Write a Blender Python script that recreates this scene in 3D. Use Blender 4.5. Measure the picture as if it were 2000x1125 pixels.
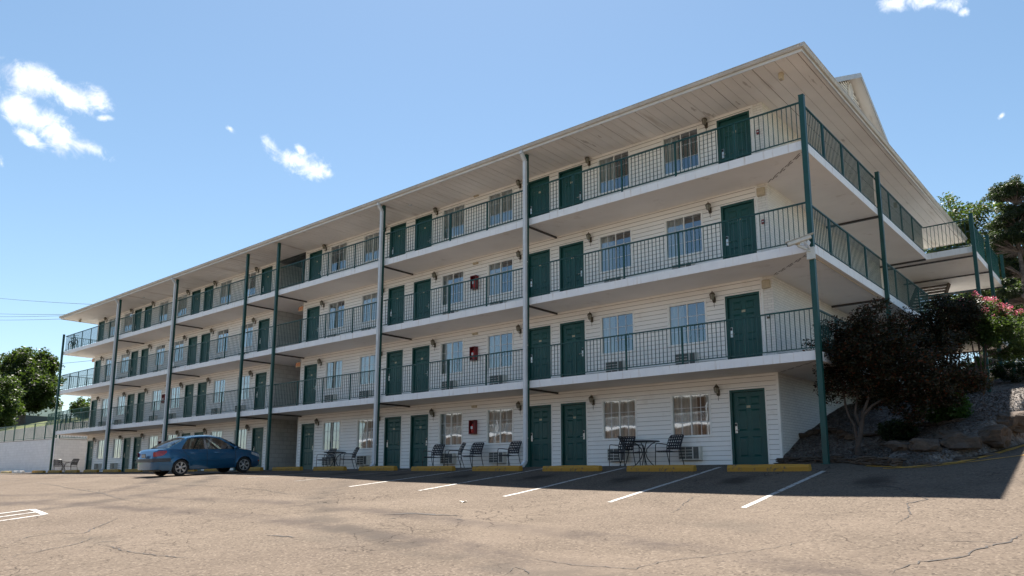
import bpy, bmesh, math, random
import numpy as np
from mathutils import Vector, Matrix, noise
R_ = math.radians
scene = bpy.context.scene
for o_ in list(bpy.data.objects): bpy.data.objects.remove(o_)

# ---------------------------------------------------------------- camera
CAM_RT = (0.7585, 0.6516, 0.0011); CAM_UP = (0.1086, -0.1281, 0.9858); CAM_FW = (-0.6425, 0.7476, 0.1681)
cam_d = bpy.data.cameras.new('camera'); cam = bpy.data.objects.new('camera', cam_d)
scene.collection.objects.link(cam); scene.camera = cam
rt = Vector(CAM_RT).normalized(); fw = Vector(CAM_FW); fw = (fw - rt*fw.dot(rt)).normalized(); up = rt.cross(fw)
M4 = Matrix((rt, up, -fw)).transposed().to_4x4(); M4.translation = Vector((6.144, -18.660, -0.358))
cam.matrix_world = M4
cam_d.sensor_width = 36; cam_d.lens = 26.436; cam_d.shift_y = 0.0606
cam_d.clip_start = 0.1; cam_d.clip_end = 4000

# ---------------------------------------------------------------- sun, sky
SUN_TRAVEL = Vector((3.83, -3.95, -11.4)).normalized()
sun_d = bpy.data.lights.new('sun', 'SUN'); sun = bpy.data.objects.new('sun', sun_d)
scene.collection.objects.link(sun)
sun_d.energy = 5.0; sun_d.angle = R_(0.5); sun_d.color = (1.0, 0.93, 0.84)
sun.rotation_euler = (-SUN_TRAVEL).to_track_quat('Z', 'Y').to_euler()
elev = math.asin(-SUN_TRAVEL.z); azim = math.atan2(-SUN_TRAVEL.x, -SUN_TRAVEL.y)

world = bpy.data.worlds.new('World'); scene.world = world; world.use_nodes = True
nt = world.node_tree; N = nt.nodes; L = nt.links
for n in list(N): N.remove(n)
out = N.new('ShaderNodeOutputWorld'); bg = N.new('ShaderNodeBackground'); bg.inputs[1].default_value = 0.050
sky = N.new('ShaderNodeTexSky'); sky.sky_type = 'NISHITA'; sky.sun_disc = False
sky.sun_elevation = elev; sky.sun_rotation = azim; sky.altitude = 300
sky.air_density = 1.0; sky.dust_density = 0.4; sky.ozone_density = 1.0
tc = N.new('ShaderNodeTexCoord')
def wmath(op, a, b=None, c=None, clamp=False):
    n = N.new('ShaderNodeMath'); n.operation = op; n.use_clamp = clamp
    for i, v in enumerate((a, b, c)):
        if v is None: continue
        if isinstance(v, (int, float)): n.inputs[i].default_value = v
        else: L.new(v, n.inputs[i])
    return n.outputs[0]
def wdot(v):
    n = N.new('ShaderNodeVectorMath'); n.operation = 'DOT_PRODUCT'
    L.new(tc.outputs['Generated'], n.inputs[0]); n.inputs[1].default_value = v
    return n.outputs['Value']
# ragged edge noise, by direction in the sky
nz = N.new('ShaderNodeTexNoise'); nz.inputs['Scale'].default_value = 16; nz.inputs['Detail'].default_value = 9
nz.inputs['Roughness'].default_value = 0.62; nz.inputs['Distortion'].default_value = 0.5
L.new(tc.outputs['Generated'], nz.inputs['Vector'])
nz2 = N.new('ShaderNodeTexNoise'); nz2.inputs['Scale'].default_value = 55; nz2.inputs['Detail'].default_value = 8; nz2.inputs['Roughness'].default_value = 0.7; nz2.inputs['Distortion'].default_value = 0.8
L.new(tc.outputs['Generated'], nz2.inputs['Vector'])
nzv = wmath('ADD', wmath('MULTIPLY', wmath('SUBTRACT', nz.outputs['Fac'], 0.47), 3.3), wmath('MULTIPLY', wmath('SUBTRACT', nz2.outputs['Fac'], 0.5), 1.8))
# clouds: (azimuth deg from +Y towards -X, elevation deg, half width deg, half height deg, tilt deg)
CLOUDS = [(75.0, 24.8, 1.97, 0.94, -7), (72.9, 24.4, 1.92, 0.97, -14), (71.4, 24.6, 1.07, 0.78, -32), (75.6, 23.0, 1.43, 1.01, -14),
          (73.7, 22.2, 2.34, 1.03, -24), (71.8, 21.6, 1.28, 0.59, -10), (75.0, 21.4, 0.93, 0.45, -22), (76.4, 19.5, 0.26, 0.49, 14),
          (70.8, 23.6, 0.65, 0.25, 13), (62.5, 24.4, 0.54, 0.28, -34), (59.4, 23.7, 1.4, 0.66, -37), (57.7, 23.0, 1.5, 0.74, -22),
          (56.3, 22.4, 1.65, 0.95, -12), (57.4, 23.7, 0.8, 0.42, -51), (55.2, 22.2, 0.71, 0.59, -15), (11.5, 30.9, 0.87, 0.53, -16),
          (9.1, 30.4, 2.11, 0.62, -22), (7.2, 29.3, 0.38, 0.34, -18), (5.8, 22.7, 0.24, 0.16, 40)]
acc = None
for (az, el, wd, hd, tl) in CLOUDS:
    a, e, t = R_(az), R_(el), R_(tl)
    c = Vector((-math.sin(a)*math.cos(e), math.cos(a)*math.cos(e), math.sin(e)))
    hx = Vector((math.cos(a), math.sin(a), 0)); hy = c.cross(hx)*-1
    if hy.z < 0: hy = -hy
    ux = hx*math.cos(t) + hy*math.sin(t); uy = -hx*math.sin(t) + hy*math.cos(t)
    p = wmath('DIVIDE', wdot(ux), math.tan(R_(wd))); q = wmath('DIVIDE', wdot(uy), math.tan(R_(hd)))
    r2 = wmath('ADD', wmath('MULTIPLY', p, p), wmath('MULTIPLY', q, q))
    m = wmath('SUBTRACT', 1.0, wmath('SQRT', r2))
    m = wmath('MINIMUM', m, wmath('MULTIPLY', wdot(c), 1e3))
    acc = m if acc is None else wmath('MAXIMUM', acc, m)
dens = wmath('ADD', acc, wmath('MULTIPLY', nzv, 1.0))
cm = N.new('ShaderNodeMapRange'); cm.interpolation_type = 'SMOOTHSTEP'
cm.inputs['From Min'].default_value = 0.0; cm.inputs['From Max'].default_value = 1.35
L.new(dens, cm.inputs['Value'])
gate = N.new('ShaderNodeMapRange'); gate.inputs['From Min'].default_value = -0.9; gate.inputs['From Max'].default_value = -0.2
L.new(acc, gate.inputs['Value'])
cfac = wmath('MULTIPLY', wmath('MULTIPLY', cm.outputs['Result'], gate.outputs['Result']), 0.97)
hs = N.new('ShaderNodeHueSaturation'); hs.inputs['Saturation'].default_value = 1.03; hs.inputs['Value'].default_value = 1.0; hs.inputs['Hue'].default_value = 0.490
L.new(sky.outputs[0], hs.inputs['Color'])
mx = N.new('ShaderNodeMix'); mx.data_type = 'RGBA'
L.new(cfac, mx.inputs[0]); L.new(hs.outputs[0], mx.inputs[6]); 
cs_ = N.new('ShaderNodeMix'); cs_.data_type = 'RGBA'; cs_.inputs[6].default_value = (6.2, 6.5, 7.2, 1); cs_.inputs[7].default_value = (9.8, 9.9, 10.1, 1)
sm = N.new('ShaderNodeMapRange'); sm.inputs['From Min'].default_value = 0.35; sm.inputs['From Max'].default_value = 0.62
nz3 = N.new('ShaderNodeTexNoise'); nz3.inputs['Scale'].default_value = 30; nz3.inputs['Detail'].default_value = 6; L.new(tc.outputs['Generated'], nz3.inputs['Vector'])
L.new(nz3.outputs['Fac'], sm.inputs['Value']); L.new(sm.outputs[0], cs_.inputs[0]); L.new(cs_.outputs[2], mx.inputs[7])
L.new(mx.outputs[2], bg.inputs[0]); L.new(bg.outputs[0], out.inputs[0])

scene.view_settings.view_transform = 'Standard'; scene.view_settings.look = 'None'
scene.view_settings.exposure = 1.72; scene.view_settings.gamma = 1.0
scene.render.engine = 'CYCLES'
scene.cycles.max_bounces = 12; scene.cycles.diffuse_bounces = 9; scene.cycles.transparent_max_bounces = 24
scene.render.resolution_x = 1024; scene.render.resolution_y = 576

# ---------------------------------------------------------------- helpers
rnd = random.Random(7)
col = scene.collection
def tag(o, label=None, cat=None, group=None, kind=None):
    if label: o['label'] = label
    if cat: o['category'] = cat
    if group: o['group'] = group
    if kind: o['kind'] = kind
    return o
def empty(name, loc=(0, 0, 0), rz=0, rx=0):
    o = bpy.data.objects.new(name, None); col.objects.link(o); o.location = loc; o.rotation_euler = (rx, 0, rz)
    o.empty_display_size = .2
    return o
def copy_tree(o, parent=None):
    c = o.copy(); col.objects.link(c); c.parent = parent
    for ch in list(o.children): copy_tree(ch, c)
    return c

class MB:
    """collects geometry, builds one mesh object"""
    def __init__(s): s.v = []; s.f = []; s.m = []
    def face(s, pts, mi=0):
        i = len(s.v); s.v += [tuple(p) for p in pts]; s.f.append(tuple(range(i, i+len(pts)))); s.m.append(mi)
    def box(s, x0, x1, y0, y1, z0, z1, mi=0, mtop=None, mbot=None):
        i = len(s.v)
        s.v += [(x0,y0,z0),(x1,y0,z0),(x1,y1,z0),(x0,y1,z0),(x0,y0,z1),(x1,y0,z1),(x1,y1,z1),(x0,y1,z1)]
        fs = [(0,3,2,1),(4,5,6,7),(0,1,5,4),(1,2,6,5),(2,3,7,6),(3,0,4,7)]
        ms = [mi if mbot is None else mbot, mi if mtop is None else mtop, mi, mi, mi, mi]
        for f, m in zip(fs, ms): s.f.append(tuple(i+k for k in f)); s.m.append(m)
    def bar(s, p, q, w, h=None, mi=0, upv=(0,0,1)):
        """rectangular bar from p to q"""
        h = w if h is None else h
        p, q = Vector(p), Vector(q); d = (q-p).normalized(); u = Vector(upv)
        if abs(d.dot(u)) > .98: u = Vector((1,0,0))
        a = d.cross(u).normalized()*(w/2); b = a.cross(d).normalized()*(h/2)
        i = len(s.v)
        for c in (p, q):
            for (sa, sb) in ((-1,-1),(1,-1),(1,1),(-1,1)): s.v.append(tuple(c + a*sa + b*sb))
        for f in ((0,1,2,3),(7,6,5,4),(0,4,5,1),(1,5,6,2),(2,6,7,3),(3,7,4,0)):
            s.f.append(tuple(i+k for k in f)); s.m.append(mi)
    def tube(s, pts, r, n=8, mi=0, cap=True, closed=False):
        pts = [Vector(p) for p in pts]; rs = r if isinstance(r, (list, tuple)) else [r]*len(pts)
        i0 = len(s.v); ref = None; K = len(pts)
        for k, p in enumerate(pts):
            if closed: d = pts[(k+1) % K] - pts[k-1]
            else: d = pts[min(k+1, K-1)] - pts[max(k-1, 0)]
            d.normalize()
            if ref is None:
                ref = Vector((0,0,1)) if abs(d.z) < .9 else Vector((1,0,0))
            a = d.cross(ref).normalized(); b = a.cross(d).normalized(); ref = b
            for j in range(n):
                t = 2*math.pi*j/n; s.v.append(tuple(p + (a*math.cos(t) + b*math.sin(t))*rs[k]))
        for k in range(K if closed else K-1):
            k2 = (k+1) % K
            for j in range(n):
                s.f.append((i0+k*n+j, i0+k*n+(j+1)%n, i0+k2*n+(j+1)%n, i0+k2*n+j)); s.m.append(mi)
        if cap and not closed:
            s.f.append(tuple(i0+j for j in reversed(range(n)))); s.m.append(mi)
            s.f.append(tuple(i0+(K-1)*n+j for j in range(n))); s.m.append(mi)
    def lathe(s, prof, n=24, c=(0,0,0), axis='z', mi=0):
        """prof: list of (radius, height)"""
        i0 = len(s.v); c = Vector(c)
        for (r, h) in prof:
            for j in range(n):
                t = 2*math.pi*j/n; a, b = r*math.cos(t), r*math.sin(t)
                p = {'z': (a, b, h), 'x': (h, a, b), 'y': (b, h, a)}[axis]
                s.v.append(tuple(c + Vector(p)))
        for k in range(len(prof)-1):
            for j in range(n):
                s.f.append((i0+k*n+j, i0+k*n+(j+1)%n, i0+(k+1)*n+(j+1)%n, i0+(k+1)*n+j)); s.m.append(mi)
    def prism(s, poly, fn, t0, t1, mi=0):
        """poly 2D list, fn(u,v,t)->xyz, closed prism between t0 and t1"""
        n = len(poly); i = len(s.v)
        for t in (t0, t1):
            for (u, v) in poly: s.v.append(tuple(fn(u, v, t)))
        s.f.append(tuple(i+k for k in reversed(range(n)))); s.m.append(mi)
        s.f.append(tuple(i+n+k for k in range(n))); s.m.append(mi)
        for k in range(n):
            s.f.append((i+k, i+(k+1)%n, i+n+(k+1)%n, i+n+k)); s.m.append(mi)
    def grid(s, rows, mi=0, wrap=False):
        i = len(s.v); n = len(rows[0])
        for r in rows: s.v += [tuple(p) for p in r]
        for a in range(len(rows)-1):
            for b in range(n if wrap else n-1):
                b2 = (b+1) % n
                s.f.append((i+a*n+b, i+a*n+b2, i+(a+1)*n+b2, i+(a+1)*n+b)); s.m.append(mi)
    def build(s, name, mats, parent=None, smooth=False, bevel=0, loc=None, fixn=False):
        me = bpy.data.meshes.new(name); me.from_pydata(s.v, [], s.f)
        if not isinstance(mats, (list, tuple)): mats = [mats]
        for m in mats: me.materials.append(m)
        if len(mats) > 1: me.polygons.foreach_set('material_index', s.m)
        if fixn or smooth:
            bm = bmesh.new(); bm.from_mesh(me)
            bmesh.ops.remove_doubles(bm, verts=bm.verts, dist=1e-5)
            bmesh.ops.recalc_face_normals(bm, faces=bm.faces)
            bm.to_mesh(me); bm.free()
        if smooth: me.shade_smooth()
        me.update()
        o = bpy.data.objects.new(name, me); col.objects.link(o)
        if parent: o.parent = parent
        if loc: o.location = loc
        if bevel:
            b = o.modifiers.new('bevel', 'BEVEL'); b.width = bevel; b.segments = 2; b.limit_method = 'ANGLE'; b.angle_limit = R_(35)
        if smooth:
            try:
                me.set_sharp_from_angle(angle=R_(38))
            except Exception: pass
        return o

def quads_object(name, P, mat, parent=None):
    """P: (n,4,3) array of separate quads"""
    n = len(P); me = bpy.data.meshes.new(name)
    me.vertices.add(n*4); me.vertices.foreach_set('co', np.ascontiguousarray(P, dtype=np.float32).ravel())
    me.loops.add(n*4); me.loops.foreach_set('vertex_index', np.arange(n*4, dtype=np.int32))
    me.polygons.add(n); me.polygons.foreach_set('loop_start', np.arange(0, n*4, 4, dtype=np.int32))
    me.polygons.foreach_set('loop_total', np.full(n, 4, dtype=np.int32))
    me.materials.append(mat); me.update(); me.validate()
    o = bpy.data.objects.new(name, me); col.objects.link(o)
    if parent: o.parent = parent
    return o

# ---------------------------------------------------------------- materials
class NT:
    def __init__(s, name):
        s.m = bpy.data.materials.new(name); s.m.use_nodes = True; s.t = s.m.node_tree; s.n = s.t.nodes; s.l = s.t.links
        s.b = s.n['Principled BSDF']; s.tc = s.n.new('ShaderNodeTexCoord'); s.o = s.n['Material Output']
    def lk(s, v, sock):
        if v is None: return
        if isinstance(v, (int, float)): sock.default_value = v
        elif isinstance(v, (tuple, list)):
            sock.default_value = (*v, 1) if len(v) == 3 and sock.type == 'RGBA' else v
        else: s.l.new(v, sock)
    def math(s, op, a, b=None, c=None, clamp=False):
        n = s.n.new('ShaderNodeMath'); n.operation = op; n.use_clamp = clamp
        for i, v in enumerate((a, b, c)): s.lk(v, n.inputs[i])
        return n.outputs[0]
    def mapping(s, scale=(1,1,1), loc=(0,0,0), rot=(0,0,0), src=None):
        n = s.n.new('ShaderNodeMapping'); s.lk(src or s.tc.outputs['Object'], n.inputs[0])
        n.inputs['Scale'].default_value = scale; n.inputs['Location'].default_value = loc; n.inputs['Rotation'].default_value = rot
        return n.outputs[0]
    def noise(s, scale, detail=4, rough=.55, vec=None, dist=0):
        n = s.n.new('ShaderNodeTexNoise'); s.lk(vec or s.tc.outputs['Object'], n.inputs['Vector'])
        n.inputs['Scale'].default_value = scale; n.inputs['Detail'].default_value = detail
        n.inputs['Roughness'].default_value = rough; n.inputs['Distortion'].default_value = dist
        return n.outputs['Fac']
    def ncol(s, scale, detail=3, vec=None):
        n = s.n.new('ShaderNodeTexNoise'); s.lk(vec or s.tc.outputs['Object'], n.inputs['Vector'])
        n.inputs['Scale'].default_value = scale; n.inputs['Detail'].default_value = detail
        return n.outputs['Color']
    def voro(s, scale, feature='F1', vec=None, out='Distance'):
        n = s.n.new('ShaderNodeTexVoronoi'); n.feature = feature; s.lk(vec or s.tc.outputs['Object'], n.inputs['Vector'])
        n.inputs['Scale'].default_value = scale
        return n.outputs[out]
    def rng(s, v, a, b, c=0, d=1, smooth=True):
        n = s.n.new('ShaderNodeMapRange'); n.interpolation_type = 'SMOOTHSTEP' if smooth else 'LINEAR'
        s.lk(v, n.inputs['Value'])
        for k, x in zip(('From Min','From Max','To Min','To Max'), (a, b, c, d)): s.lk(x, n.inputs[k])
        return n.outputs['Result']
    def mix(s, f, a, b, mode='MIX'):
        n = s.n.new('ShaderNodeMix'); n.data_type = 'RGBA'; n.blend_type = mode
        s.lk(f, n.inputs[0]); s.lk(a, n.inputs[6]); s.lk(b, n.inputs[7])
        return n.outputs[2]
    def bump(s, h, strength=.3, dist=.01, prev=None):
        n = s.n.new('ShaderNodeBump'); n.inputs['Strength'].default_value = strength; n.inputs['Distance'].default_value = dist
        s.lk(h, n.inputs['Height'])
        if prev: s.l.new(prev, n.inputs['Normal'])
        return n.outputs[0]
    def fin(s, color=None, rough=None, normal=None, metal=None, spec=None, coat=None):
        s.lk(color, s.b.inputs['Base Color']); s.lk(rough, s.b.inputs['Roughness']); s.lk(metal, s.b.inputs['Metallic'])
        s.lk(spec, s.b.inputs['Specular IOR Level']); s.lk(coat, s.b.inputs['Coat Weight'])
        if normal is not None: s.l.new(normal, s.b.inputs['Normal'])
        return s.m

def simple(name, c, rough=.6, var=.12, nscale=3, metal=0, spec=.5, dirt=None, dirt_amt=.35, bump=0, bscale=60, coat=0):
    t = NT(name); f = t.noise(nscale, 6, .6)
    a = tuple(x*(1-var) for x in c); b = tuple(min(1, x*(1+var)) for x in c)
    cc = t.mix(t.rng(f, .3, .7), a, b)
    if dirt: cc = t.mix(t.rng(t.noise(nscale*2.3, 8, .7), .52, .78, 0, dirt_amt), cc, dirt)
    nrm = t.bump(t.noise(bscale, 4), bump, .01) if bump else None
    return t.fin(cc, t.rng(f, .2, .8, rough*.85, min(1, rough*1.15)), nrm, metal, spec, coat)

M = {}
M['siding'] = simple('vinyl_siding', (.90, .88, .85), .5, .03, .8, dirt=(.58, .50, .40), dirt_amt=.35)
M['lap_shade'] = simple('siding_lap_gap_shade', (.36,.34,.31), .8, .1, 3)  # dark colour painted into the lap gaps to stand for their joint shadow
M['trim'] = simple('cream_trim', (.87, .86, .83), .5, .05, 2, dirt=(.45,.4,.32), dirt_amt=.25)
M['green'] = simple('green_paint', (.004, .060, .052), .46, .18, 2.5, dirt=(.03,.06,.05), dirt_amt=.35, bump=.08)
M['green_door'] = simple('green_door_paint', (.001, .062, .056), .42, .15, 1.2, dirt=(.02,.10,.09), dirt_amt=.25, bump=.04, bscale=15)
M['brown_metal'] = simple('brown_sheet_metal', (.16, .12, .09), .5, .2, 3)
M['white_metal'] = simple('white_downspout_paint', (.62, .64, .66), .4, .05, 3, dirt=(.4,.38,.33), dirt_amt=.3)
M['steel_dark'] = simple('dark_steel', (.05, .045, .045), .55, .3, 4, dirt=(.16,.07,.03), dirt_amt=.5)
M['bronze'] = simple('weathered_bronze', (.11, .09, .065), .5, .3, 20, metal=.6)
M['silver'] = simple('brushed_lock_plate', (.62, .61, .58), .32, .08, 30, metal=.85)
M['black'] = simple('black_plastic', (.012, .012, .014), .45, .2, 20)
M['black_frame'] = simple('black_chair_frame', (.012, .012, .016), .38, .25, 20, spec=.6)
M['strap'] = simple('black_vinyl_strap', (.016, .016, .022), .5, .25, 20)
M['red'] = simple('red_cabinet_paint', (.17, .010, .013), .4, .15, 9)
M['tan_plastic'] = simple('tan_plastic', (.50, .42, .30), .5, .12, 12)
M['beige_metal'] = simple('beige_camera_paint', (.60, .60, .56), .45, .08, 12, dirt=(.3,.25,.18), dirt_amt=.35)
M['ac_grey'] = simple('grey_grille_plastic', (.10, .10, .09), .6, .2, 15)
M['ac_case'] = simple('cream_case_metal', (.62, .60, .55), .45, .08, 6, dirt=(.35,.28,.2), dirt_amt=.4)
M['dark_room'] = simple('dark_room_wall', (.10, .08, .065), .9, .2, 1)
M['fascia_roof'] = simple('roof_fascia_metal', (.62, .60, .56), .42, .08, 1.5, dirt=(.30,.26,.21), dirt_amt=.5)
M['gutter'] = simple('gutter_metal', (.50, .48, .45), .4, .1, 1.2, dirt=(.24,.2,.17), dirt_amt=.55)
M['number_plate'] = simple('small_brass_plate', (.40, .36, .25), .45, .15, 30)

def mk_slab_white():
    t = NT('white_slab_edge_paint'); f = t.noise(2, 6, .6)
    c = t.mix(t.rng(f, .3, .7), (.84,.84,.85), (.90,.90,.90))
    st = t.noise(3.0, 6, .65, t.mapping((3.0, 3.0, .25)))
    c = t.mix(t.rng(st, .54, .70, 0, .6), c, (.52,.42,.32))
    ru = t.noise(1.0, 4, .5, t.mapping((7,7,.25)))
    c = t.mix(t.rng(ru, .68, .76, 0, .75), c, (.42,.20,.08))
    ch = t.noise(9, 8, .7)
    c = t.mix(t.rng(ch, .64, .70, 0, .5), c, (.45,.44,.42))
    return t.fin(c, .55, t.bump(t.noise(30, 5), .2, .01))
M['slab_white'] = mk_slab_white()
def mk_stucco():
    t = NT('cream_stucco_ceiling'); f = t.noise(.7, 7, .6)
    c = t.mix(t.rng(f, .3, .7), (.80,.76,.71), (.87,.83,.78))
    c = t.mix(t.rng(t.noise(1.6, 8, .7), .58, .72, 0, .35), c, (.42,.34,.26))
    return t.fin(c, .85, t.bump(t.noise(45, 5), .25, .01))
M['stucco'] = mk_stucco()
def mk_soffit():
    t = NT('vinyl_soffit'); f = t.noise(.8, 5)
    c = t.mix(t.rng(f, .3, .7), (.80,.76,.71), (.87,.83,.78))
    c = t.mix(t.rng(t.noise(1, 5, .6, t.mapping((2.2, .22, 1))), .58, .72, 0, .55), c, (.42,.34,.27))
    c = t.mix(t.rng(t.noise(1, 4, .6, t.mapping((3.3, .5, 1), (9, 4, 0))), .66, .70, 0, .5), c, (.25,.19,.14))
    return t.fin(c, .6)
M['soffit'] = mk_soffit()
M['soffit_gap'] = simple('soffit_groove', (.22,.17,.13), .8, .1, 3)
M['deck'] = simple('painted_deck_concrete', (.52, .52, .53), .7, .12, 2, dirt=(.3,.28,.25), dirt_amt=.5, bump=.2)

def mk_brick(name, base, bw, bh, mort, strength, blotch):
    t = NT(name)
    sep = t.n.new('ShaderNodeSeparateXYZ'); t.l.new(t.tc.outputs['Object'], sep.inputs[0])
    cmb = t.n.new('ShaderNodeCombineXYZ'); t.l.new(t.math('ADD', sep.outputs[0], sep.outputs[1]), cmb.inputs[0]); t.l.new(sep.outputs[2], cmb.inputs[1])
    b = t.n.new('ShaderNodeTexBrick'); t.l.new(cmb.outputs[0], b.inputs['Vector'])
    b.inputs['Scale'].default_value = 1; b.inputs['Brick Width'].default_value = bw; b.inputs['Row Height'].default_value = bh
    b.inputs['Mortar Size'].default_value = mort; b.inputs['Mortar Smooth'].default_value = .4
    b.inputs['Color1'].default_value = (*base, 1); b.inputs['Color2'].default_value = (*[x*.92 for x in base], 1)
    b.inputs['Mortar'].default_value = (*[x*.72 for x in base], 1)
    c = t.mix(t.rng(t.noise(1.4, 8, .7), .50, .72, 0, blotch), b.outputs['Color'], tuple(x*.62 for x in base))
    h = t.math('SUBTRACT', t.math('MULTIPLY', t.noise(24, 5), .35), b.outputs['Fac'])
    return t.fin(c, .7, t.bump(h, strength, .012))
M['brick'] = mk_brick('painted_white_brick', (.86, .84, .80), .22, .075, .008, .8, .45)
M['block'] = mk_brick('painted_rough_block', (.62, .61, .59), .42, .21, .014, 1.0, .6)
M['wall_white'] = mk_brick('painted_retaining_block', (.80, .80, .81), .4, .2, .006, .35, .3)

def mk_glass():
    t = NT('window_glass'); n = t.n; l = t.l
    gl = n.new('ShaderNodeBsdfGlossy'); gl.inputs['Roughness'].default_value = .015; gl.inputs['Color'].default_value = (.86,.93,1,1)
    tr = n.new('ShaderNodeBsdfTransparent'); tr.inputs['Color'].default_value = (.80,.84,.84,1)
    fr = n.new('ShaderNodeFresnel'); fr.inputs['IOR'].default_value = 1.52
    ms = n.new('ShaderNodeMixShader')
    l.new(t.math('ADD', t.math('MULTIPLY', fr.outputs[0], 2.5), .14, clamp=True), ms.inputs[0])
    b = t.bump(t.noise(1.6, 2), .06, .02); l.new(b, gl.inputs['Normal'])
    l.new(tr.outputs[0], ms.inputs[1]); l.new(gl.outputs[0], ms.inputs[2]); l.new(ms.outputs[0], t.o.inputs[0])
    return t.m
M['glass'] = mk_glass()
def mk_curtain():
    t = NT('pale_curtain_fabric')
    w = t.noise(14, 3, .5, t.mapping((1, 1, .03)))
    return t.fin(t.mix(t.rng(w, .3, .7), (.42,.43,.39), (.74,.74,.68)), .9)
M['curtain'] = mk_curtain()

def mk_asphalt():
    t = NT('weathered_asphalt')
    obj = t.tc.outputs['Object']
    big = t.noise(.10, 5, .6); mid = t.noise(.7, 6, .65); fine = t.noise(16, 6, .75); ultra = t.noise(55, 4, .8)
    c = t.mix(t.rng(big, .32, .68), (0.093,0.073,0.058), (0.124,0.099,0.078))
    c = t.mix(t.rng(mid, .35, .7, 0, .55), c, (0.084,0.069,0.056))
    c = t.mix(t.rng(fine, .35, .75, 0, .35), c, (0.144,0.116,0.093))
    # aggregate specks, dark and pale
    v = t.voro(34, 'F1', None, 'Color'); sv = t.n.new('ShaderNodeSeparateColor'); t.l.new(v, sv.inputs[0])
    c = t.mix(t.rng(sv.outputs[0], .70, 1, 0, .60), c, (0.181,0.149,0.119))
    c = t.mix(t.rng(sv.outputs[1], .76, 1, 0, .62), c, (0.035,0.028,0.025))
    c = t.mix(t.rng(ultra, .56, .75, 0, .5), c, (0.051,0.041,0.035))
    # worn arcs where cars turn, in metres on the lot
    sep = t.n.new('ShaderNodeSeparateXYZ'); t.l.new(obj, sep.inputs[0]); X, Y = sep.outputs[0], sep.outputs[1]
    wob = t.math('MULTIPLY', t.math('SUBTRACT', t.noise(.35, 4), .5), .9)
    def arc(cx, cy, r, w, amt, col_, cc):
        dx = t.math('SUBTRACT', X, cx); dy = t.math('SUBTRACT', Y, cy)
        d = t.math('SQRT', t.math('ADD', t.math('MULTIPLY', dx, dx), t.math('MULTIPLY', dy, dy)))
        e = t.math('ABSOLUTE', t.math('ADD', t.math('SUBTRACT', d, r), wob))
        f = t.math('MULTIPLY', t.rng(e, w, w*.15, 0, amt), t.rng(t.noise(1.3, 6, .7), .38, .62, .15, 1))
        return t.mix(f, cc, col_)
    c = arc(-24, -15.5, 9.5, .50, .85, (0.051,0.042,0.038), c)
    c = arc(-24, -15.5, 11.4, .50, .80, (0.054,0.045,0.039), c)
    c = arc(-6, -36, 25.5, .6, .8, (0.059,0.048,0.043), c)
    c = arc(-6, -36, 27.3, .5, .7, (0.059,0.048,0.043), c)
    c = arc(2, 6, 17.8, .6, .65, (0.060,0.051,0.044), c)
    # darker sealed patches and oil
    c = t.mix(t.rng(t.noise(.28, 3, .5, t.mapping((1, 1.6, 1), (7, 3, 0))), .60, .72, 0, .35), c, (0.066,0.057,0.048))
    c = t.mix(t.rng(t.noise(.22, 3, .5, t.mapping((1, 1.4, 1), (27, 13, 0))), .62, .70, 0, .3), c, (0.151,0.121,0.096))
    # oil drips in the middle of the bays
    fx = t.math('SUBTRACT', t.math('FRACT', t.math('ADD', t.math('DIVIDE', t.math('ADD', X, 1.06), 2.83), 20.5)), .5)
    dx_ = t.math('MULTIPLY', fx, 2.83); dy_ = t.math('MULTIPLY', t.math('ADD', Y, 2.6), .55)
    dd = t.math('ADD', t.math('SQRT', t.math('ADD', t.math('MULTIPLY', dx_, dx_), t.math('MULTIPLY', dy_, dy_))), t.math('MULTIPLY', t.noise(2.2, 6, .7), .9))
    c = t.mix(t.rng(dd, 1.0, .55, 0, .75), c, (0.029,0.024,0.021))
    # crack network, two sizes, only in the broken areas
    wv = t.n.new('ShaderNodeVectorMath'); wv.operation = 'ADD'
    ws = t.n.new('ShaderNodeVectorMath'); ws.operation = 'SCALE'; ws.inputs['Scale'].default_value = .9
    t.l.new(t.ncol(1.1, 5), ws.inputs[0]); t.l.new(obj, wv.inputs[0]); t.l.new(ws.outputs[0], wv.inputs[1])
    e1 = t.voro(.30, 'DISTANCE_TO_EDGE', wv.outputs[0]); e2 = t.voro(1.9, 'DISTANCE_TO_EDGE', wv.outputs[0])
    k1 = t.math('MULTIPLY', t.rng(e1, .0045, .0008), t.rng(t.noise(.5, 4), .50, .62, .0, .6))
    k2 = t.math('MULTIPLY', t.rng(e2, .022, .003), t.rng(t.noise(.33, 4, .6), .50, .64, 0, .75))
    k = t.math('MAXIMUM', k1, k2)
    c = t.mix(k, c, (0.014,0.011,0.010))
    h = t.math('SUBTRACT', t.math('ADD', t.math('MULTIPLY', fine, .6), t.math('MULTIPLY', ultra, .6)), k)
    return t.fin(c, t.rng(mid, .3, .7, .85, .97), t.bump(h, .55, .012), spec=.08)
M['asphalt'] = mk_asphalt()

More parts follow.
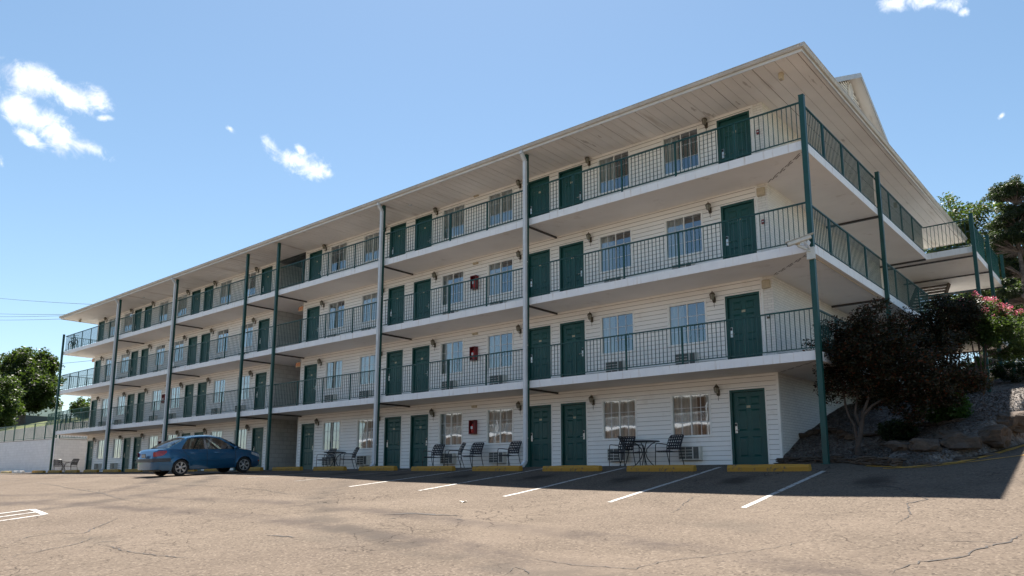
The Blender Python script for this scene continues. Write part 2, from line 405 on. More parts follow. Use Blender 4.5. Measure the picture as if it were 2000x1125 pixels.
def mk_gravel():
    t = NT('river_gravel')
    v = t.voro(15, 'F1', None, 'Color'); d = t.voro(15, 'F1')
    sv = t.n.new('ShaderNodeSeparateColor'); t.l.new(v, sv.inputs[0])
    c = t.mix(sv.outputs[0], (.075,.062,.052), (.19,.17,.155)); c = t.mix(t.rng(sv.outputs[2], .7, 1), c, (.07,.045,.03))
    c = t.mix(t.rng(t.noise(.8, 6, .7), .50, .66, 0, .75), c, (.028,.020,.014))
    return t.fin(c, .85, t.bump(t.math('SUBTRACT', 1, d), .9, .04))
M['gravel'] = mk_gravel()
M['pebble'] = simple('pebble_stone', (.50, .46, .42), .8, .4, 3)
def mk_grass():
    t = NT('grass_ground')
    c = t.mix(t.rng(t.noise(.15, 6, .65), .35, .65), (.050,.072,.014), (.095,.105,.028))
    c = t.mix(t.rng(t.noise(3, 6, .7), .4, .7, 0, .5), c, (.05,.08,.018))
    return t.fin(c, .9, t.bump(t.noise(8, 5), .8, .1))
M['grass'] = mk_grass()
M['conc'] = simple('pale_concrete', (.40,.385,.36), .85, .12, .8, dirt=(.22,.2,.18), dirt_amt=.5, bump=.3)
def mk_paint(name, c, base, wear):
    t = NT(name)
    f = t.rng(t.noise(7, 8, .75), wear, wear+.10)
    f2 = t.rng(t.noise(60, 3, .7), .60, .72, 0, .6)
    cc = t.mix(t.math('MAXIMUM', f, f2), c, base)
    return t.fin(cc, .75, t.bump(t.noise(50, 4), .3, .01))
M['line_white'] = mk_paint('worn_white_line_paint', (.38,.37,.355), (.12,.10,.088), .50)
M['line_faint'] = mk_paint('faded_line_paint', (.22,.205,.185), (.12,.10,.088), .46)
M['yellow'] = mk_paint('worn_yellow_curb_paint', (.40,.21,.022), (.11,.085,.055), .54)
M['yellow_pale'] = mk_paint('faded_yellow_paint', (.60,.46,.20), (.40,.37,.32), .52)
M['stop_white'] = mk_paint('chipped_white_paint', (.66,.64,.58), (.38,.35,.3), .52)
def mk_rock(name, a, b, cdk):
    t = NT(name)
    s = t.noise(2.2, 8, .7, t.mapping((1,1,3.2)))
    c = t.mix(t.rng(s, .3, .7), a, b); c = t.mix(t.rng(t.noise(5, 6, .7), .5, .7, 0, .6), c, cdk)
    return t.fin(c, .9, t.bump(t.math('ADD', s, t.noise(18, 6, .7)), .8, .05))
M['rock'] = mk_rock('weathered_boulder', (.055,.040,.030), (.12,.088,.065), (.025,.02,.017))
M['flagstone'] = mk_rock('brown_flagstone', (.055,.038,.027), (.11,.078,.055), (.022,.017,.014))
M['crack'] = simple('open_crack', (.035,.030,.028), .95, .3, 8)
M['bark'] = mk_rock('grey_brown_bark', (.13,.10,.085), (.22,.18,.16), (.06,.045,.04))
M['bark_pale'] = mk_rock('smooth_pale_bark', (.065,.046,.036), (.115,.086,.070), (.04,.028,.022))
def mk_leaf(name, a, b, c=None, trans=.35):
    t = NT(name); g = t.n.new('ShaderNodeNewGeometry'); ri = g.outputs['Random Per Island']
    cc = t.mix(ri, a, b)
    if c: cc = t.mix(t.rng(ri, .82, .86), cc, c)
    cc = t.mix(t.rng(t.noise(.9, 4), .35, .65, 0, .45), cc, tuple(x*.55 for x in a))
    df = t.n.new('ShaderNodeBsdfTranslucent'); t.l.new(t.mix(.5, cc, (.12,.2,.02)) if c is None else cc, df.inputs[0])
    t.l.new(cc, t.b.inputs['Base Color']); t.b.inputs['Roughness'].default_value = .5; t.b.inputs['Specular IOR Level'].default_value = .35
    ms = t.n.new('ShaderNodeMixShader'); ms.inputs[0].default_value = trans
    t.l.new(t.b.outputs[0], ms.inputs[1]); t.l.new(df.outputs[0], ms.inputs[2]); t.l.new(ms.outputs[0], t.o.inputs[0])
    return t.m
M['leaf_plum'] = mk_leaf('dark_red_leaves', (.018,.024,.009), (.042,.027,.011), (.11,.030,.012))
M['leaf_plum2'] = mk_leaf('dark_green_red_leaves', (.009,.016,.006), (.020,.022,.009), (.05,.016,.008))
M['leaf_bush'] = mk_leaf('bright_bush_leaves', (.030,.085,.014), (.065,.15,.025))
M['leaf_hedge'] = mk_leaf('dark_hedge_leaves', (.008,.020,.007), (.018,.035,.012))
M['leaf_myrtle'] = mk_leaf('myrtle_leaves', (.030,.060,.013), (.072,.105,.024))
M['flower'] = mk_leaf('pink_flowers', (.66,.10,.19), (.80,.28,.36), (.85,.45,.50), .3)
M['leaf_cedar'] = mk_leaf('cedar_foliage', (.014,.030,.013), (.036,.054,.020), None, .2)
M['leaf_oak'] = mk_leaf('oak_leaves', (.035,.056,.014), (.068,.085,.022))
M['leaf_far'] = mk_leaf('broad_tree_leaves', (.013,.027,.007), (.030,.046,.012))
M['leaf_far2'] = mk_leaf('lighter_tree_leaves', (.026,.052,.011), (.052,.075,.018))  # a lighter green leaf colour than the broad dark tree
M['shingle'] = simple('grey_shingle', (.20,.21,.22), .85, .2, 4)

# ---------------------------------------------------------------- the lie of the land (heights in metres)
SX = [-200, -44, -38, -28, -21, -17, -13.6, -11, -8, -5.2, -2.4, .4, 60]
SS = [.038, .040, .042, .047, .052, .066, .084, .105, .119, .137, .150, .155, .165]
def lerp(x, xs, ys):
    return float(np.interp(x, xs, ys))
def sstep(a, b, x):
    t = max(0, min(1, (x-a)/(b-a))); return t*t*(3-2*t)
def asph(x, y):
    s = lerp(x, SX, SS)
    if y < 0:
        z = s*max(y, -6)
        if y < -6: z += (max(y, -34)+6)*.082
        return z
    ramp = .165*min(y, 24)
    return ramp*sstep(.6, 2.6, x)
BORDER = [(-1.62, 1.35), (-.9, .75), (-.25, .32), (.5, .12), (1.2, -.42), (1.85, -.66), (2.65, .0), (3.1, .95), (3.7, 3.0), (4.2, 6), (4.5, 12), (4.6, 23.5)]
def bdist(x, y):
    """signed distance to the garden border, positive inside the garden"""
    best = 1e9; sg = 1
    for (ax, ay), (bx, by) in zip(BORDER[:-1], BORDER[1:]):
        dx, dy = bx-ax, by-ay; t = max(0, min(1, ((x-ax)*dx+(y-ay)*dy)/(dx*dx+dy*dy)))
        px, py = ax+t*dx, ay+t*dy; d = math.hypot(x-px, y-py)
        if d < best:
            best = d; sg = 1 if dx*(y-ay)-dy*(x-ax) > 0 else -1
    return best*sg
def zgard(x, y):
    yy = y + .75*max(0, x-1.2)*(1-sstep(8, 14, y))
    return lerp(yy, [-1,.3,1,1.5,2.1,3.3,4.4,5.5,7,13,16.4,20.3,24], [-.05,.08,.14,.2,.4,.94,1.2,1.6,2.0,2.65,3.55,4.0,4.1])
def garden(x, y):
    d = bdist(x, y); a = asph(x, y)
    g = max(zgard(x, y), a + .12 + .25*sstep(0, 1.2, d)*(1 if x > 1.5 else .3))
    return a - .12 + (g - a + .12)*sstep(-.02, .30, d)
def land(x, y):
    """grass ground under and around everything"""
    a = asph(x, y) - .25
    if y > 23.9 and x > -54: return 4.55 - .05 + min(4, max(0, y-60)*.03)
    if y > 1.85 and x < -55.9:
        if y < 9.1: return 2.3
        return 4.75 + .27*(min(y, 20)-9.1) + .12*max(0, min(y, 60)-20)
    return a

def sheet(name, xs, ys, fn, mat, ok=None, kind='structure'):
    idx = {}; v = []; f = []
    for i, x in enumerate(xs):
        for j, y in enumerate(ys):
            idx[i, j] = len(v); v.append((x, y, fn(x, y)))
    for i in range(len(xs)-1):
        for j in range(len(ys)-1):
            cx, cy = (xs[i]+xs[i+1])/2, (ys[j]+ys[j+1])/2
            if ok is None or ok(cx, cy):
                f.append((idx[i,j], idx[i+1,j], idx[i+1,j+1], idx[i,j+1]))
    me = bpy.data.meshes.new(name); me.from_pydata(v, [], f); me.materials.append(mat); me.shade_smooth()
    o = bpy.data.objects.new(name, me); col.objects.link(o); tag(o, kind=kind)
    return o
def steps(a, b, d): return [a + (b-a)*k/max(1, round((b-a)/d)) for k in range(max(1, round((b-a)/d))+1)]

def not_building(x, y): return not (-49.3 < x < -1.7 and y > 1.75 and y < 19)
def wav(x, y): return asph(x, y) + (noise.noise(Vector((x*.35, y*.35, 0)))*.018 if y < -1.5 else 0)*min(1, max(0, (-1.5-y)/1.5))
big_x = steps(-600, -140, 40)[:-1] + steps(-140, -60, 8)[:-1] + [-55.92, -55.85] + steps(-54, 12, 2) + steps(14, 60, 8)[1:] + steps(60, 500, 44)[1:]
big_y = steps(-500, -60, 44)[:-1] + steps(-60, -6, 6)[:-1] + steps(-6, 0, 1.5) + [1.80, 1.90, 9.05, 9.15] + steps(4, 20, 2) + [23.88, 23.92] + steps(26, 60, 5) + steps(70, 150, 20) + steps(200, 700, 100)
sheet('ground', sorted(big_x), sorted(big_y), land, M['grass'])
def ok_lot(x, y):
    if not not_building(x, y): return False
    if y > 1.75 and x < -1.6: return x > -56 and x < -49 and y < 19
    if y > 1.75 and x < 1.0: return False
    return bdist(x, y) < .25 or y < .2
lot_x = steps(-120, -60, 6)[:-1] + steps(-60, -12, 1.0)[:-1] + steps(-12, 9, .3)[:-1] + steps(9, 60, 3)
lot_y = steps(-90, -34, 7)[:-1] + steps(-34, -14, 2)[:-1] + steps(-14, -1, .5)[:-1] + steps(-1, 4, .25)[:-1] + steps(4, 24, 1)
sheet('parking_lot', lot_x, lot_y, wav, M['asphalt'], ok_lot)
sheet('gravel_bed', steps(-1.68, 5, .14), steps(-.9, 23.8, .14), lambda x, y: garden(x, y) + .03*noise.noise(Vector((x*2, y*2, 1))), M['gravel'], lambda x, y: bdist(x, y) > -.05)
sheet('upper_lot', steps(-50, 40, 5), steps(24.1, 44, 4), lambda x, y: 4.72, M['conc'])
sheet('service_road', steps(-150, -57, 5), steps(2.2, 9, 1), lambda x, y: land(x, y)+.12, M['conc'])

# markings on the lot: strips laid 4 mm above the asphalt
def strip(mb, p, q, w, h=.006, n=24, taper=False):
    p = Vector((*p, 0)); q = Vector((*q, 0)); d = (q-p).normalized(); a = Vector((-d.y, d.x, 0))*w/2
    rows = []
    for k in range(n+1):
        c = p.lerp(q, k/n); r = []
        for s_ in (-1, 1):
            u = c + a*s_; r.append((u.x, u.y, wav(u.x, u.y)+h))
        rows.append(r)
    mb.grid(rows)
mb = MB()
for k in range(5): strip(mb, (.36-2.83*k, -1.2 if k == 0 else -.5), (.36-2.83*k, -5.62), .11)
mb.build('stall_lines', M['line_white'], fixn=True)['kind'] = 'structure'
mb = MB()
for k in range(5, 19):
    if k == 8: continue
    strip(mb, (.36-2.83*k, -.6), (.36-2.83*k, -5.5), .10)
mb.build('faded_stall_lines', M['line_faint'], fixn=True)['kind'] = 'structure'

# ---------------------------------------------------------------- the motel
bld = empty('motel_building', (0, 0, 0))
tag(bld, 'four storey white sided motel with green doors, open walkways and green railings', 'motel')
FL = [0, 2.75, 5.5, 8.232]; CE = [2.515, 5.265, 7.997, 10.5]
YW = 1.6; XR = -1.65; XL = -49.4; SR = -24.45; SL = -27.1     # wall plane, right end, left end, stair recess
# doors: (x0, x1, handle side -1 left / +1 right); windows (x0, x1)
DOORS = [(-3.07,-2.03,-1), (-9.08,-8.05,1), (-10.52,-9.49,-1), (-16.60,-15.57,1), (-18.20,-17.17,-1), (-24.16,-23.13,1),
         (-28.42,-27.39,-1), (-34.40,-33.37,1), (-35.88,-34.85,-1), (-42.05,-41.02,1), (-43.52,-42.49,-1), (-49.28,-48.25,1)]
WINS = [(-4.93,-3.69), (-7.41,-6.17), (-12.46,-11.22), (-14.96,-13.72), (-20.02,-18.78), (-22.48,-21.24),
        (-30.20,-28.96), (-32.66,-31.42), (-37.72,-36.48), (-40.08,-38.84), (-45.10,-43.86), (-47.62,-46.38)]
DH = 2.12; WZ0, WZ1 = .86, 2.12
def siding(mb, ivals, z0, z1, y, fn, step=.135, d=.016):
    """lapped boards; ivals(z)->list of (a,b); fn(a, depth, z)->xyz"""
    z = z0
    while z < z1-1e-4:
        zt = min(z+step, z1)
        cuts = [z, zt]
        for c in (WZ0, WZ1, DH):
            for f_ in FL:
                if z+.002 < f_+c < zt-.002: cuts.append(f_+c)
        cuts.sort()
        for ca, cb in zip(cuts[:-1], cuts[1:]):
            lo = ca+(.011 if ca == z else 0); da = d*(1-(lo-z)/step); db = d*(1-(cb-z)/step)
            for (a, b) in ivals((ca+cb)/2):
                mb.face([fn(a, da, lo), fn(b, da, lo), fn(b, db, cb), fn(a, db, cb)])
                if ca == z: mb.face([fn(a, .002, ca), fn(b, .002, ca), fn(b, .002, lo), fn(a, .002, lo)], 1)  # gap faces under each board get the painted shade colour
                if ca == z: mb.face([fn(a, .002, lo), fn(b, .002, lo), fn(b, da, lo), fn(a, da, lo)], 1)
        z = zt
def holes(xa, xb, f_):
    def iv(z):
        h = z - f_; cut = []
        if h < DH: cut += [(d[0], d[1]) for d in DOORS]
        if WZ0 < h < WZ1: cut += WINS
        cut = sorted(c for c in cut if c[0] < xb and c[1] > xa)
        r = []; x = xa
        for c in cut:
            if c[0] > x: r.append((x, c[0]))
            x = max(x, c[1])
        if x < xb: r.append((x, xb))
        return r
    return iv
for k in range(4):
    mb = MB()
    for (xa, xb) in ((SR, XR if k == 0 else -1.98), (XL, SL)):
        siding(mb, holes(xa, xb, FL[k]), FL[k]+.01, CE[k], YW, lambda a, d, z: (a, YW-d, z))
    o = mb.build('siding_wall', [M['siding'], M['lap_shade']], bld)
    o['label'] = ['ground floor siding', 'second floor siding', 'third floor siding', 'top floor siding'][k]
# brick ends, recess walls, corner strips
mb = MB()
mb.face([(XR,YW,0),(XR,19,0),(XR,19,10.5),(XR,YW,10.5)])
mb.face([(-1.98,YW,FL[1]-.3),(XR,YW,FL[1]-.3),(XR,YW,10.5),(-1.98,YW,10.5)])
mb.face([(XL,YW,0),(XL,YW,10.5),(XL,19,10.5),(XL,19,0)])
mb.face([(XL,19,0),(XL,19,10.5),(XR,19,10.5),(XR,19,0)])
mb.build('brick_wall', M['brick'], bld, fixn=False)
mb = MB()
mb.face([(SL,YW,0),(SL,9,0),(SL,9,10.5),(SL,YW,10.5)]); mb.face([(SR,YW,0),(SR,YW,10.5),(SR,9,10.5),(SR,9,0)])
mb.face([(SL,9,0),(SR,9,0),(SR,9,10.5),(SL,9,10.5)])
mb.build('stairwell_wall', M['block'], bld)
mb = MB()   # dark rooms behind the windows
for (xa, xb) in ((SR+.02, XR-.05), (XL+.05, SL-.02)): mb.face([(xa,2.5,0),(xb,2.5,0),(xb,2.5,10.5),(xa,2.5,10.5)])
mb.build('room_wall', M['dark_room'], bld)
for k in range(4):   # corner boards
    for x in (SR, SL, XL):
        mb = MB(); mb.box(x-.045 if x != SR else x-.01, x+.045 if x != SL else x+.01, YW-.028, YW+.03, FL[k]+.005, CE[k]-.005); mb.build('corner_board', M['trim'], bld)
    mb = MB()
    if k == 0: mb.box(XR-.06, XR+.012, YW-.030, YW+.06, .01, CE[0]-.005)
    else: mb.box(-1.99, -1.93, YW-.028, YW+.02, FL[k]+.005, CE[k]-.005)
    mb.build('corner_board', M['trim'], bld)

# door prototype, handle side s
def make_door(s):
    w = 1.035; fr = MB()
    for (a, b) in ((0, .065), (w-.065, w)): fr.box(a, b, YW-.022, YW+.11, 0, DH)
    fr.box(.065, w-.065, YW-.022, YW+.11, DH-.065, DH)
    tr = MB(); t_ = .028
    tr.box(-t_, 0, YW-.030, YW+.0, .0, DH+t_); tr.box(w, w+t_, YW-.030, YW, .0, DH+t_); tr.box(0, w, YW-.030, YW, DH, DH+t_)
    d = MB(); y0 = YW+.050; x0, x1 = .066, w-.066
    # stiles and rails proud, six recessed panels with raised centres
    cols = [(x0+.13, (x0+x1)/2-.055), ((x0+x1)/2+.055, x1-.13)]; rows = [(.24,.80),(.96,1.56),(1.68,1.92)]
    xs = sorted({x0, x1, *[c for p in cols for c in p]}); zs = sorted({.012, DH-.068, *[c for p in rows for c in p]})
    for a, b in zip(xs[:-1], xs[1:]):
        for c, e in zip(zs[:-1], zs[1:]):
            pan = any(abs(a-p[0]) < 1e-6 for p in cols) and any(abs(c-r[0]) < 1e-6 for r in rows)
            if not pan: d.face([(a,y0,c),(b,y0,c),(b,y0,e),(a,y0,e)])
            else:
                g, h_ = .022, .055; yr = y0+.014; yc = y0+.003
                def ring(m, ya, m2, yb):
                    P = [(a+m,ya,c+m),(b-m,ya,c+m),(b-m,ya,e-m),(a+m,ya,e-m)]; Q = [(a+m2,yb,c+m2),(b-m2,yb,c+m2),(b-m2,yb,e-m2),(a+m2,yb,e-m2)]
                    for k in range(4): d.face([P[k], P[(k+1)%4], Q[(k+1)%4], Q[k]])
                    return Q
                ring(0, y0, g, yr); q = ring(g, yr, h_, yc); d.face(q)
    root = d.build('door', M['green_door'], bld)
    fr.build('door_frame', M['green'], root); tr.build('door_trim', M['trim'], root)
    th = MB(); th.box(.03, w-.03, YW-.03, YW+.08, -.004, .012); th.build('threshold', M['deck'], root)
    hx = x0+.07 if s < 0 else x1-.07
    hm = MB(); hm.box(hx-.036, hx+.036, y0-.024, y0, .90, 1.19); hd = hm.build('lock_plate', M['silver'], root, bevel=.006)
    rd = MB(); rd.box(hx-.026, hx+.026, y0-.034, y0-.0245, 1.10, 1.175); rd.build('card_reader', M['black'], root)
    lv = MB(); dx = .11*(1 if s < 0 else -1)
    lv.tube([(hx, y0-.02, .985), (hx, y0-.07, .985), (hx+dx, y0-.072, .985)], .010, 8); lv.build('handle', M['silver'], root)
    npl = MB(); npl.box(w/2-.055, w/2+.055, y0-.008, y0-.0005, 1.60, 1.665); npl.build('number_plate', M['number_plate'], root)
    return root
def make_window(var):
    w = 1.24; h = WZ1-WZ0; z0 = WZ0; fr = MB(); t_ = .032
    # outer channel, proud of the siding, then sash set back
    fr.box(-.028, 0, YW-.030, YW+.01, z0-.028, WZ1+.028); fr.box(w, w+.028, YW-.030, YW+.01, z0-.028, WZ1+.028)
    fr.box(0, w, YW-.030, YW+.01, WZ1, WZ1+.028); fr.box(0, w, YW-.034, YW+.01, z0-.028, z0)
    for (a, b) in ((0, t_), (w-t_, w)): fr.box(a, b, YW-.012, YW+.07, z0, WZ1)
    fr.box(t_, w-t_, YW-.012, YW+.07, z0, z0+t_); fr.box(t_, w-t_, YW-.012, YW+.07, WZ1-t_, WZ1)
    fr.box(w/2-.014, w/2+.014, YW+.012, YW+.06, z0+t_, WZ1-t_)
    root = fr.build('window', M['trim'], bld)
    g = MB(); g.face([(t_,YW+.036,z0+t_),(w-t_,YW+.036,z0+t_),(w-t_,YW+.036,WZ1-t_),(t_,YW+.036,WZ1-t_)]); g.build('pane', M['glass'], root)
    mu = MB()
    for k in (1, 3): x = w*k/4; mu.box(x-.008, x+.008, YW+.024, YW+.034, z0+t_, WZ1-t_)
    for k in (1, 2): z = z0+h*k/3; mu.box(t_, w/2-.024, YW+.024, YW+.034, z-.008, z+.008); mu.box(w/2+.024, w-t_, YW+.024, YW+.034, z-.008, z+.008)
    mu.build('muntins', M['white_metal'], root)
    def cur(a, b, amp=.022, fr_=9.0, sway=0):
        rows = []; n = max(8, int((b-a)*60))
        for zz in (0, .35, .7, 1.0):
            r = []
            for k in range(n+1):
                u = k/n; x = a+(b-a)*u; x += sway*(1-zz)*(u if sway > 0 else (1-u))
                r.append((x, YW+.16+amp*math.sin(x*fr_*6.0+math.sin(x*17)*1.2)*(1.15-.3*zz), z0-.05+(h+.1)*zz))
            rows.append(r)
        return rows
    c = MB()
    spans = {0: [(0, w)], 1: [(0, w*.62), (w*.80, w)], 2: [(0, w*.36)], 3: [(0, w*.30), (w*.74, w)], 4: [(w*.0, w*.48)], 5: [(w*.60, w)]}[var]
    for (a, b) in spans: c.grid(cur(a, b))
    c.build('curtain', M['curtain'], root, smooth=True)
    # reveals of the opening
    rv = MB()
    for (A, B) in (((0,z0),(w,z0)), ((w,z0),(w,WZ1)), ((w,WZ1),(0,WZ1)), ((0,WZ1),(0,z0))):
        rv.face([(A[0],YW+.0705,A[1]),(B[0],YW+.0705,B[1]),(B[0],YW+.30,B[1]),(A[0],YW+.30,A[1])])
    rv.build('window_reveal', M['trim'], root)
    return root
def place(proto_cache, key, maker, x, z):
    if key not in proto_cache: proto_cache[key] = o = maker(key)
    else: o = copy_tree(proto_cache[key], bld)
    o.location = (x, 0, z); return o
dc, wc = {}, {}
WV = [[1,0,0,0,1,1, 0,0,3,0,1,1],   # curtain arrangement, floor by floor
      [2,2,2,4,0,0, 0,3,4,4,3,0],
      [4,2,4,3,0,4, 0,4,0,4,0,3],
      [2,4,0,0,0,5, 3,0,0,0,5,0]]
for k in range(4):
    for i, (x0, x1, s) in enumerate(DOORS):
        o = place(dc, s, make_door, x0, FL[k]); o['group'] = 'green six panel room doors'
    for i, (x0, x1) in enumerate(WINS):
        o = place(wc, WV[k][i], make_window, x0, FL[k]); o['group'] = 'gridded room windows'

# wall lanterns
M['lamp_grey'] = simple('dusty_lamp_glass', (.22,.21,.17), .3, .15, 20)
def make_lantern():
    m = MB(); m.box(-.045, .045, YW-.035, YW-.016, 2.02, 2.20); root = m.build('wall_lantern', M['bronze'], bld, bevel=.008)
    a = MB(); a.tube([(0,YW-.03,2.06),(0,YW-.10,2.03),(0,YW-.15,2.06),(0,YW-.15,2.10)], .009, 6)
    a.tube([(0,YW-.03,2.18),(0,YW-.06,2.31),(0,YW-.12,2.33),(0,YW-.15,2.30)], .007, 6)
    a.tube([(0,YW-.03,2.03),(0,YW-.05,1.93),(0,YW-.03,1.88)], .006, 6)
    a.build('bracket', M['bronze'], root)
    g = MB(); g.lathe([(.03,2.09),(.05,2.10),(.078,2.24),(.03,2.24)], 6, (0,YW-.15,0)); g.build('lamp_glass', M['lamp_grey'], root)
    c = MB(); c.lathe([(.095,2.235),(.09,2.25),(.045,2.30),(.015,2.315),(.012,2.35),(.0,2.36)], 6, (0,YW-.15,0))
    for j in range(6):
        t = 2*math.pi*j/6; c.bar((.052*math.cos(t),YW-.15+.052*math.sin(t),2.10),(.081*math.cos(t),YW-.15+.081*math.sin(t),2.24), .008)
    c.build('lamp_cap', M['bronze'], root)
    return root
lan = None
for k in range(4):
    for (x0, x1, s) in DOORS:
        x = x0-.33 if s < 0 else x1+.30
        if x > -1.9 : continue
        lan = make_lantern() if lan is None else copy_tree(lan, bld)
        if not lan.get('group'): lan['group'] = 'lanterns beside the room doors'
        lan.location = (x, 0, FL[k]-.03)
# air conditioners in the wall under the windows
def make_ac():
    c = MB(); w = .68; c.box(0, w, YW-.20, YW+.02, .17, .57); root = c.build('air_conditioner', M['ac_case'], bld, bevel=.008)
    g = MB(); g.box(.03, w*.66, YW-.209, YW-.2005, .205, .545)
    g.box(w*.72, w-.03, YW-.209, YW-.2005, .205, .545)
    g.build('grille', M['ac_grey'], root)
    f = MB()
    for zz in (.29, .375, .46): f.box(.03, w*.66, YW-.216, YW-.2095, zz-.007, zz+.007)
    for xx in (.24,): f.box(xx-.006, xx+.006, YW-.217, YW-.2095, .205, .545)
    f.build('grille_bars', M['ac_case'], root)
    return root
ac = None
for k in range(3):
    for i, (x0, x1) in enumerate(WINS):
        ac = make_ac() if ac is None else copy_tree(ac, bld)
        if not ac.get('group'): ac['group'] = 'air conditioners under the windows'
        ac.location = (x0+.27, 0, FL[k])
# small oval fixtures over the cabinets, pull boxes at the corner
m0 = None
for k in range(4):
    for x in (-13.08, -38.25, -20.6):
        if x == -20.6: continue
        if m0 is None:
            m = MB(); m.box(-.13, .13, YW-.05, YW-.016, 2.22, 2.31); m.lathe([(.0,-.03),(.045,-.03),(.05,0)], 12, (-.08,YW-.05,2.265), 'y'); m.lathe([(.0,-.03),(.045,-.03),(.05,0)], 12, (.08,YW-.05,2.265), 'y')
            m0 = m.build('emergency_light', M['tan_plastic'], bld, bevel=.01)
        else:
            m0 = m0.copy(); col.objects.link(m0)
        m0.location = (x, 0, FL[k])
for k in range(1, 4):
    m = MB(); m.box(-1.85, -1.76, YW-.05, YW-.001, FL[k]+1.30, FL[k]+1.43); q = m.build('alarm_pull_box', M['red'] if k > 1 else M['bronze'], bld, bevel=.006)
    m = MB(); m.box(-1.83, -1.78, YW-.056, YW-.0505, FL[k]+1.35, FL[k]+1.38); m.build('pull_handle', M['white_metal'], q)
for k in (1, 2):
    m = MB(); m.box(-1.93, -1.70, YW-.10, YW-.001, CE[k]-.36, CE[k]-.12); m.build('corner_flood_light', M['tan_plastic'], bld, bevel=.02)

# walkway slabs with their railings
XE = -50.75
PX = [0, -9.2, -16.67, -24.22, -26.95, -34.30, -41.76, XE]
def rail_run(mb, p, q, z, nmid, ends=(True, True)):
    """p,q xy of one bay; top rail, bottom rail, balusters and nmid thicker uprights"""
    p = Vector((*p, 0)); q = Vector((*q, 0)); Lq = (q-p).length; d = (q-p)/Lq
    zb, zt = z+.085, z+1.07
    mb.bar(p+Vector((0,0,zt)), q+Vector((0,0,zt)), .045, .035); mb.bar(p+Vector((0,0,zb)), q+Vector((0,0,zb)), .03, .025)
    n = max(1, round(Lq/.125))
    for k in range(1, n):
        c = p + d*(Lq*k/n); mb.bar(c+Vector((0,0,zb)), c+Vector((0,0,zt)), .016)
    for k in range(1, nmid+1):
        c = p + d*(Lq*k/(nmid+1)); mb.bar(c+Vector((0,0,z+.0)), c+Vector((0,0,zt)), .045)
for k in (1, 2, 3):
    z = FL[k]; zb = CE[k-1]; s = MB()
    # front strip, right strip, left strip, stairwell floor; one outline prism
    yend = 19.9
    outl = [(XE,0),(0,0),(0,13.1)] + ([(1.55,13.1),(1.55,yend)] if k >= 2 else [(0,yend)]) + [(XE,yend)]
    i = len(s.v)
    n = len(outl)
    s.v += [(x,y,zb) for x,y in outl] + [(x,y,z) for x,y in outl]
    s.f.append(tuple(reversed(range(n)))); s.m.append(2)
    s.f.append(tuple(range(n, 2*n))); s.m.append(1)
    for a in range(n):
        b = (a+1) % n; s.f.append((a, b, n+b, n+a)); s.m.append(0)
    so = s.build('walkway_slab', [M['slab_white'], M['deck'], M['stucco']], bld)
    # shadow strip lip at top of slab edge, set back
    def railing(segs):
        r = MB()
        for (p, q, nm) in segs: rail_run(r, p, q, z, nm)
        o = r.build('railing', M['green'], so); o['group'] = 'green walkway railings'
    e = .045
    for a in range(7):
        x1, x0 = PX[a], PX[a+1]; nm = {0:4, 3:0, 6:5}.get(a, 3)
        railing([((x0+.05 if a < 6 else x0+e, e), (x1-.05 if a else x1-e, e), nm)])
    railing([((-e, e), (-e, 6.55), 3)])
    railing([((-e, 6.65), (-e, 13.05), 3)])
    railing([((XE+e, e), (XE+e, 6.5), 3), ((XE+e, 6.5), (XE+e, 19.8), 6)])
    if k >= 2:
        railing([((-e, 13.15), (1.5, 13.15), 0)]); railing([((1.5, 13.15), (1.5, 16.4), 1)]); railing([((1.5, 16.5), (1.5, 19.85), 1)])
        for y in (13.4, 16.4, 19.6):
            bm_ = MB(); bm_.bar((-1.6, y, zb-.07), (1.6, y, zb-.07), .05, .06)
            bm_.build('platform_beam', M['steel_dark'], so)
    ck = MB()
    for q in range(14):
        f0, f1 = q/14, (q+.9)/14; jx = .02*math.sin(q*2.3+k)
        for of in (0, .07):
            if (q+k) % 3 == 0 and of: continue
            ck.box(0, 0, 0, 0, 0, 0) if False else ck.face([(-1.62+1.55*f0+of+jx, 1.58-1.5*f0, zb-.002), (-1.62+1.55*f1+of+jx, 1.58-1.5*f1, zb-.002), (-1.60+1.55*f1+of+jx, 1.60-1.5*f1, zb-.002), (-1.60+1.55*f0+of+jx, 1.60-1.5*f0, zb-.002)])
    ck.build('ceiling_crack', M['brown_metal'], so)
    # drip stains: thin conduit along the side of the third slab
    if k == 2:
        c = MB(); c.tube([(-.12, .2, zb-.02), (-.12, 6.4, zb-.02)], .014, 6); c.build('conduit', M['tan_plastic'], so)
# posts
def post(x, y, z0, z1, w=.115, cap=True):
    m = MB(); m.box(x-w/2, x+w/2, y-w/2, y+w/2, z0, z1)
    if cap: m.box(x-w/2-.006, x+w/2+.006, y-w/2-.006, y+w/2+.006, z1, z1+.012)
    m.box(x-.10, x+.10, y-.10, y+.10, z0, z0+.015)
    return m.build('post', M['green'], bld)
post(.03, -.06, asph(0,0)-.02, 9.42, .125)
for x in PX[1:7]: post(x, -.06, asph(x, -.06)-.01, 10.49, cap=False)
post(XE-.03, -.06, -.02, 9.42)
post(.062, 6.6, zgard(0, 6.6)-.2, 9.45)
for y, zz in ((13.0, 2.4), (16.4, 3.3), (20.0, 3.7)): post(1.62, y, zz, 9.45, .12)
# ties between posts and wall under each slab
for k in (1, 2, 3):
    zb = CE[k-1]
    for (xa, xb, ya, yb) in [(x-.022, x+.022, .0, YW-.02) for x in PX[1:7]]+[(XR+.005, 0, 6.56, 6.64), (XR+.005, 0, 12.9, 12.98)]:
        m = MB(); m.box(xa, xb, ya, yb, zb-.062, zb-.004); m.build('ceiling_tie', M['steel_dark'], bld)
